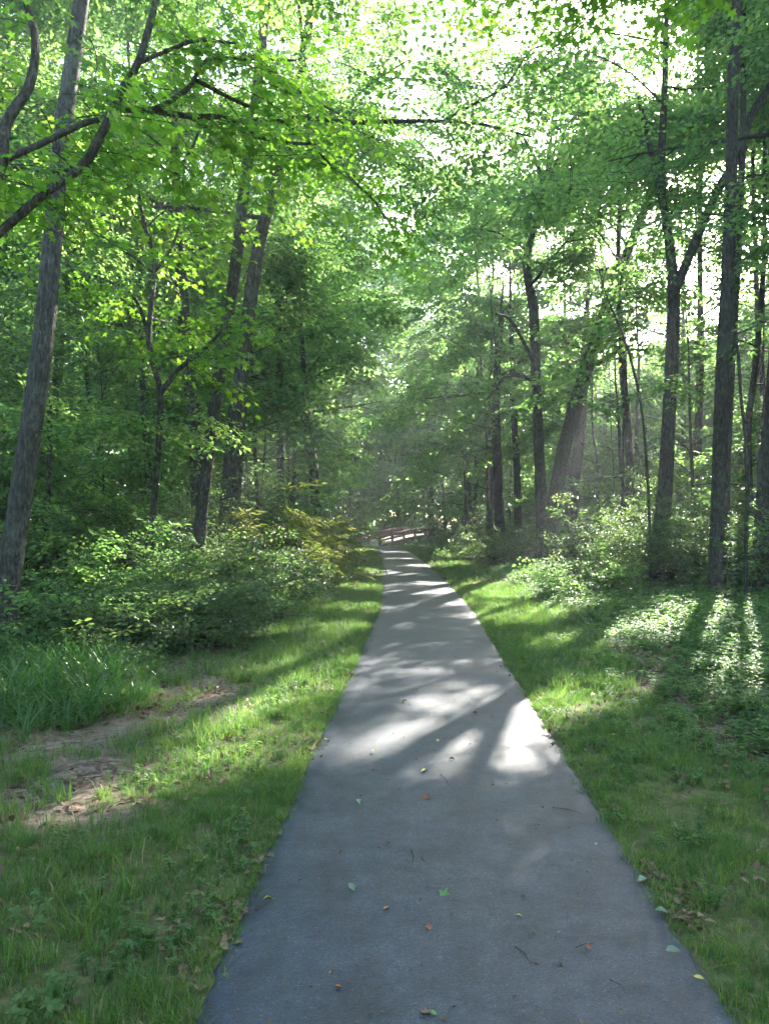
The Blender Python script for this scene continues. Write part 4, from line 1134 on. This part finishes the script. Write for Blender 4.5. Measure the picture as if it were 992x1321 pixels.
# dead leaves
def fringe(x, y):
    e = np.abs(x - path_x(y)) - HALF
    return (e > -.03) * (e < .14) * np.clip(.55 + .6 * wob(x, y, 2.6, 6), .1, 1)
pos = field(26000, (-1.6, 2.2), (1.7, 16), fringe)
scatter('grass', 'grass', pos, upright(len(pos), .35), NR.uniform(.4, .95, len(pos)), label='thin grass fringe creeping over the asphalt edges')
def dead(x, y):
    t = turf_at(x, y)
    return off_path(x, y, .0) * ((1 - t) * .8 + .05) * np.clip(.55 + .8 * wob(x, y, 1.3, 8), .05, 1)
pos = field(9000, (-7, 5), (2, 14), dead); pos[:, 2] += .004
scatter('leaf_litter', 'litter', pos, upright(len(pos), .08), NR.uniform(.6, 1.1, len(pos)), label='brown dead leaves on the soil beside the verge')
def dead_edge(x, y):
    e = np.abs(x - path_x(y)) - HALF
    return (e > -.03) * (e < .16) * np.clip(.3 + .8 * wob(x, y, 2.0, 8), .03, 1)
pos = field(16000, (-1.8, 2.4), (1.8, 16), dead_edge); pos[:, 2] += .006
scatter('leaf_litter', 'litter', pos, upright(len(pos), .1), NR.uniform(.2, .8, len(pos)), label='small dead leaves gathered along the asphalt edges')

# ------------------------------------------------------------------ single fallen leaves and twigs on the asphalt
def ground_at(px, py):
    Y = 6.0
    for _ in range(8):
        p = P(px, py, Y); d = (CAM_H - p[2]) / Y; Y = (CAM_H - 0.03) / max(d, 1e-4)
    p = P(px, py, Y)
    return p
def fallen(px, py, wpx, mname, kind, label, group=None):
    p = ground_at(px, py)
    size = wpx * p[1] / F
    g = Geo(); V, T = {'ovate': OVATE, 'lobed': LOBED, 'simple': tpl_ovate(.38, .2)}[kind]
    V = V.copy(); V[:, 2] = V[:, 2] * 1.2 + .35 * V[:, 1] ** 2 + .05 * np.sin(V[:, 0] * 5 + px)
    V = V - [0.5, 0, 0]
    put_leaves(g, np.zeros((1, 3)), np.array([[1.0, 0, 0]]), np.array([[0, 0, 1.0]]), np.array([size]), (V, T))
    # stalk
    sv, st = tube(np.array([(-size * .5, 0, .002), (-size * .75, size * .06, .004)]), [size * .018, size * .012], 3, cap=False); g.add(sv, st)
    me = g.mesh('fallen_leaf', [M[mname]])
    o = obj('fallen_leaf', me, loc=(p[0], p[1], 0.033 + size * .06))
    o.rotation_euler = (R.gauss(0, .15), R.gauss(0, .15), R.uniform(0, 6.28))
    tag(o, label, 'leaf', group)
for a in [
    (454, 1146, 15, 'fallen_pale', 'ovate', 'pale green leaf lying flat, largest on the near middle of the asphalt'),
    (345, 1161, 12, 'fallen_yellow', 'simple', 'tan leaf nearest the grass edge on the left half of the asphalt'),
    (573, 1156, 17, 'fallen_green', 'lobed', 'curled green star-shaped leaf in the middle of the shaded asphalt'),
    (555, 1198, 14, 'fallen_red', 'lobed', 'curled dark red leaf just below the curled green one'),
    (498, 1173, 9, 'fallen_orange', 'simple', 'small orange-red leaf between the pale leaf and the dark red one'),
    (669, 1183, 10, 'fallen_yellow', 'simple', 'small ochre leaf lying in the faint light patch'),
    (493, 1078, 10, 'fallen_red', 'simple', 'small rusty leaf alone in mid-path, up from the pale green leaf'),
    (438, 1102, 10, 'fallen_red', 'simple', 'small maroon leaf left of the rusty one'),
    (403, 1100, 8, 'fallen_brown', 'simple', 'tiny dark brown leaf left of the maroon one'),
    (463, 1035, 12, 'fallen_pale', 'ovate', 'pale leaf lying above the row of rusty leaves'),
    (547, 995, 11, 'fallen_yellow', 'ovate', 'yellow-green leaf below the two light spots'),
    (549, 1030, 15, 'fallen_red', 'lobed', 'bright red-brown torn leaf in the shade below the light spots'),
    (521, 906, 10, 'fallen_yellow', 'ovate', 'yellow-green leaf left of the big light patch'),
    (565, 956, 8, 'fallen_yellow', 'ovate', 'small yellow leaf between the big and the round light patch'),
    (482, 970, 9, 'fallen_yellow', 'simple', 'narrow yellowish leaf between the left light spot and the middle'),
    (427, 1256, 8, 'fallen_orange', 'simple', 'tiny orange leaf near the bottom, left of centre'),
    (436, 1275, 11, 'fallen_orange', 'simple', 'thin orange leaf just under the tiny orange one'),
    (401, 1275, 7, 'fallen_red', 'simple', 'tiny pink leaf scrap left of the thin orange leaf'),
    (427, 1211, 6, 'fallen_red', 'simple', 'tiny pink leaf scrap above the orange ones'),
    (317, 1225, 6, 'fallen_red', 'simple', 'tiny red leaf scrap near the left grass edge'),
    (829, 1136, 18, 'fallen_pale', 'ovate', 'pale green leaf on the right edge of the asphalt, upper of three'),
    (853, 1177, 18, 'fallen_pale', 'ovate', 'grey-green curled leaf at the right edge, middle of three'),
    (868, 1228, 20, 'fallen_pale', 'ovate', 'pale green broad leaf near the right edge, lowest of three'),
    (901, 1263, 14, 'fallen_yellow', 'ovate', 'ochre leaf at the right edge close to the bottom'),
    (760, 1223, 12, 'fallen_red', 'lobed', 'dark maroon leaf beside a thin twig on the right half'),
    (752, 1149, 7, 'fallen_red', 'simple', 'tiny maroon leaf above the twig on the right half'),
    (769, 1090, 8, 'fallen_yellow', 'simple', 'small straw leaf near the right asphalt edge, upper stretch'),
    (549, 1305, 18, 'fallen_brown', 'lobed', 'black-brown crumpled leaf at the bottom in the faint light'),
    (558, 1309, 12, 'fallen_green', 'ovate', 'small grey-green leaf touching the crumpled one at the bottom'),
    (664, 1287, 7, 'fallen_brown', 'simple', 'small brown scrap between the bottom light patch and the twigs'),
    (708, 1000, 8, 'fallen_pale', 'simple', 'thin pale leaf right of the round light spot'),
    (613, 920, 7, 'fallen_brown', 'simple', 'dark speck of a leaf inside the big light patch'),
    (583, 980, 8, 'fallen_brown', 'simple', 'dark leaf between the faint and the round light spots'),
    (690, 1203, 8, 'fallen_pale', 'simple', 'pale scrap right of the faint light patch'),
    (640, 868, 7, 'fallen_brown', 'simple', 'dark brown leaf up where the branch shadows cross')]:
    fallen(*a)
n = 1500
y = NR.uniform(1.9, 1, n) if False else 1.9 + 16 * NR.random(n) ** 1.6
x = path_x(y) + NR.uniform(-HALF * .95, HALF * .95, n)
pos = np.stack([x, y, np.full(n, .034)], 1)
SRC['crumb'] = []
for s in (91, 92):
    g = Geo(); g_ = np.random.default_rng(s)
    put_leaves(g, np.zeros((1, 3)), np.array([[1., 0, .1]]), np.array([[g_.normal(0, .3), g_.normal(0, .3), 1.]]), np.array([.018]), OVATE)
    SRC['crumb'].append(bpy.data.objects.new('leaf_crumb', g.mesh('leaf_crumb', [M['leaf_brown']])))
scatter('leaf_litter', 'crumb', pos, upright(n, .1), NR.uniform(.1, 1.1, n) ** 1.6 + .12, label='tiny leaf crumbs strewn over the asphalt')
for a in [(430, 1290, 560, 1310, 'none')][:0]: pass
for (x0, y0, x1, y1, lab) in [
    (742, 1224, 766, 1219, 'thin twig lying beside the dark maroon leaf'),
    (664, 1223, 684, 1246, 'thin dark twig slanting across the right half of the asphalt'),
    (786, 1266, 812, 1288, 'brown twig near the right edge towards the bottom'),
    (712, 1043, 748, 1050, 'long fine twig across the shaded right half'),
    (568, 1000, 578, 1014, 'short bent twig under the faint light spot'),
    (530, 1098, 532, 1118, 'hair-thin upright twig in the middle of the path')]:
    a0, a1 = ground_at(x0, y0), ground_at(x1, y1)
    m_ = (a0 + a1) / 2 + np.array([.01, .012, .004])
    c = a0.copy(); c[2] = 0.0
    ln = smooth_line(np.array([a0, m_, a1]), 7); ln[:, 2] = .036
    V, T = tube(ln - c, np.linspace(.0019, .0009, 7), 5, .1)
    tag(obj('twig', new_mesh('twig', V, T, M['bark_twig']), loc=c), lab, 'twig')
# dead sticks in the thicket
for (q0, q1, r_, lab) in [
    ((-3.2, 9.1, .55), (-1.9, 8.9, .08), .010, 'long bare stick sloping down from the thicket to the lawn edge'),
    ((-3.9, 9.0, .35), (-2.5, 9.5, .30), .012, 'dead branch lying level over the dark leaf heap'),
    ((-2.9, 8.9, .12), (-2.0, 9.4, .42), .007, 'thin dead shoot crossing the long bare stick'),
    ((-4.3, 8.7, .1), (-4.2, 8.9, .95), .007, 'pale dry stalk upright beside the grey trunk foot'),
    ((-4.15, 8.6, .1), (-4.45, 8.7, .8), .006, 'second pale dry stalk leaning over the sedge')]:
    q0, q1 = np.array(q0), np.array(q1); m_ = (q0 + q1) / 2 + np.array([0, 0, .07])
    ln = smooth_line(np.array([q0, m_, q1]), 9)
    g = Geo(); V, T = tube(ln - q0, np.linspace(r_, r_ * .4, 9), 6, .1); g.add(V, T)
    for k in (3, 5, 6):
        V, T = tube(limb_line(ln[k] - q0, R.uniform(0, 6.28), .5, .22, 3), [r_ * .4, r_ * .3, r_ * .25, r_ * .15], 4, cap=False); g.add(V, T)
    tag(obj('dead_branch', g.mesh('dead_branch', [M['dead_wood']], True), loc=q0), lab, 'branch')

# ------------------------------------------------------------------ haze
if HAZE_DENSITY > 0:
    V, T = box((0, 0, 0), 300, 300, 30)
    hz = obj('haze', new_mesh('haze', V, T), loc=(0, 40, 11.0))
    m, nt, N, out = mat('haze')
    pv = N('ShaderNodeVolumePrincipled'); pv.inputs['Density'].default_value = HAZE_DENSITY; pv.inputs['Color'].default_value = (.88, .97, 1, 1)
    pv.inputs['Anisotropy'].default_value = 0.2
    nt.links.new(pv.outputs[0], out.inputs['Volume'])
    hz.data.materials.append(m); hz['kind'] = 'stuff'; hz['label'] = 'pale sunlit air among the trees'
LM = [('the leaning grey trunk', 40), ('the forked sapling', 200), ('the leaning pale-stemmed tree', 285), ('the short dark leaning trunk', 402), ('the bridge', 510),
      ('the slim trunk with leafy stubs', 600), ('the joined pair of trunks', 695), ('the slanting trunk', 760), ('the bent whip', 815), ('the ivy-footed trunk', 862), ('the straight trunk in the glare', 935), ('the stout trunk at the edge', 985)]
ORD = ['nearest', 'second', 'third', 'fourth', 'fifth', 'sixth', 'seventh', 'eighth', 'ninth', 'tenth', 'eleventh', 'twelfth', 'thirteenth', 'fourteenth', 'fifteenth', 'sixteenth', 'seventeenth', 'eighteenth', 'nineteenth', 'twentieth', 'twenty-first', 'twenty-second', 'twenty-third', 'twenty-fourth']
bucket = {}
for o in scene.objects:
    if o.parent is None and o.get('group') and o.name.split('.')[0] in ('background_tree', 'understory_tree', 'understory_sapling', 'woodland_shrub'):
        x, y = o.location[0], o.location[1]
        u = 496 + F * x / max(y, .1)
        lm = min(LM, key=lambda l: abs(l[1] - u))[0]
        if u < -60: lm = 'outside the view beyond the leaning grey trunk'
        if u > 1050: lm = 'outside the view beyond the stout trunk'
        bucket.setdefault((o.name.split('.')[0], lm), []).append((y, o))
for (kd, lm), L_ in bucket.items():
    L_.sort(key=lambda t: t[0])
    word = {'background_tree': 'canopy tree', 'understory_tree': 'mid-height tree', 'understory_sapling': 'leafy sapling', 'woodland_shrub': 'low shrub'}[kd]
    for k, (y, o) in enumerate(L_):
        o['label'] = f"{word} {'in haze' if o.location[0] > 3 and y > 30 else 'in shade'}, {ORD[min(k, 23)]} back " + (lm if 'outside' in lm else 'in line with ' + lm)
print('instances', N_INST[0], 'objects', len(scene.objects), 'tris', sum(len(o.data.polygons) for o in scene.objects if o.type == 'MESH'))
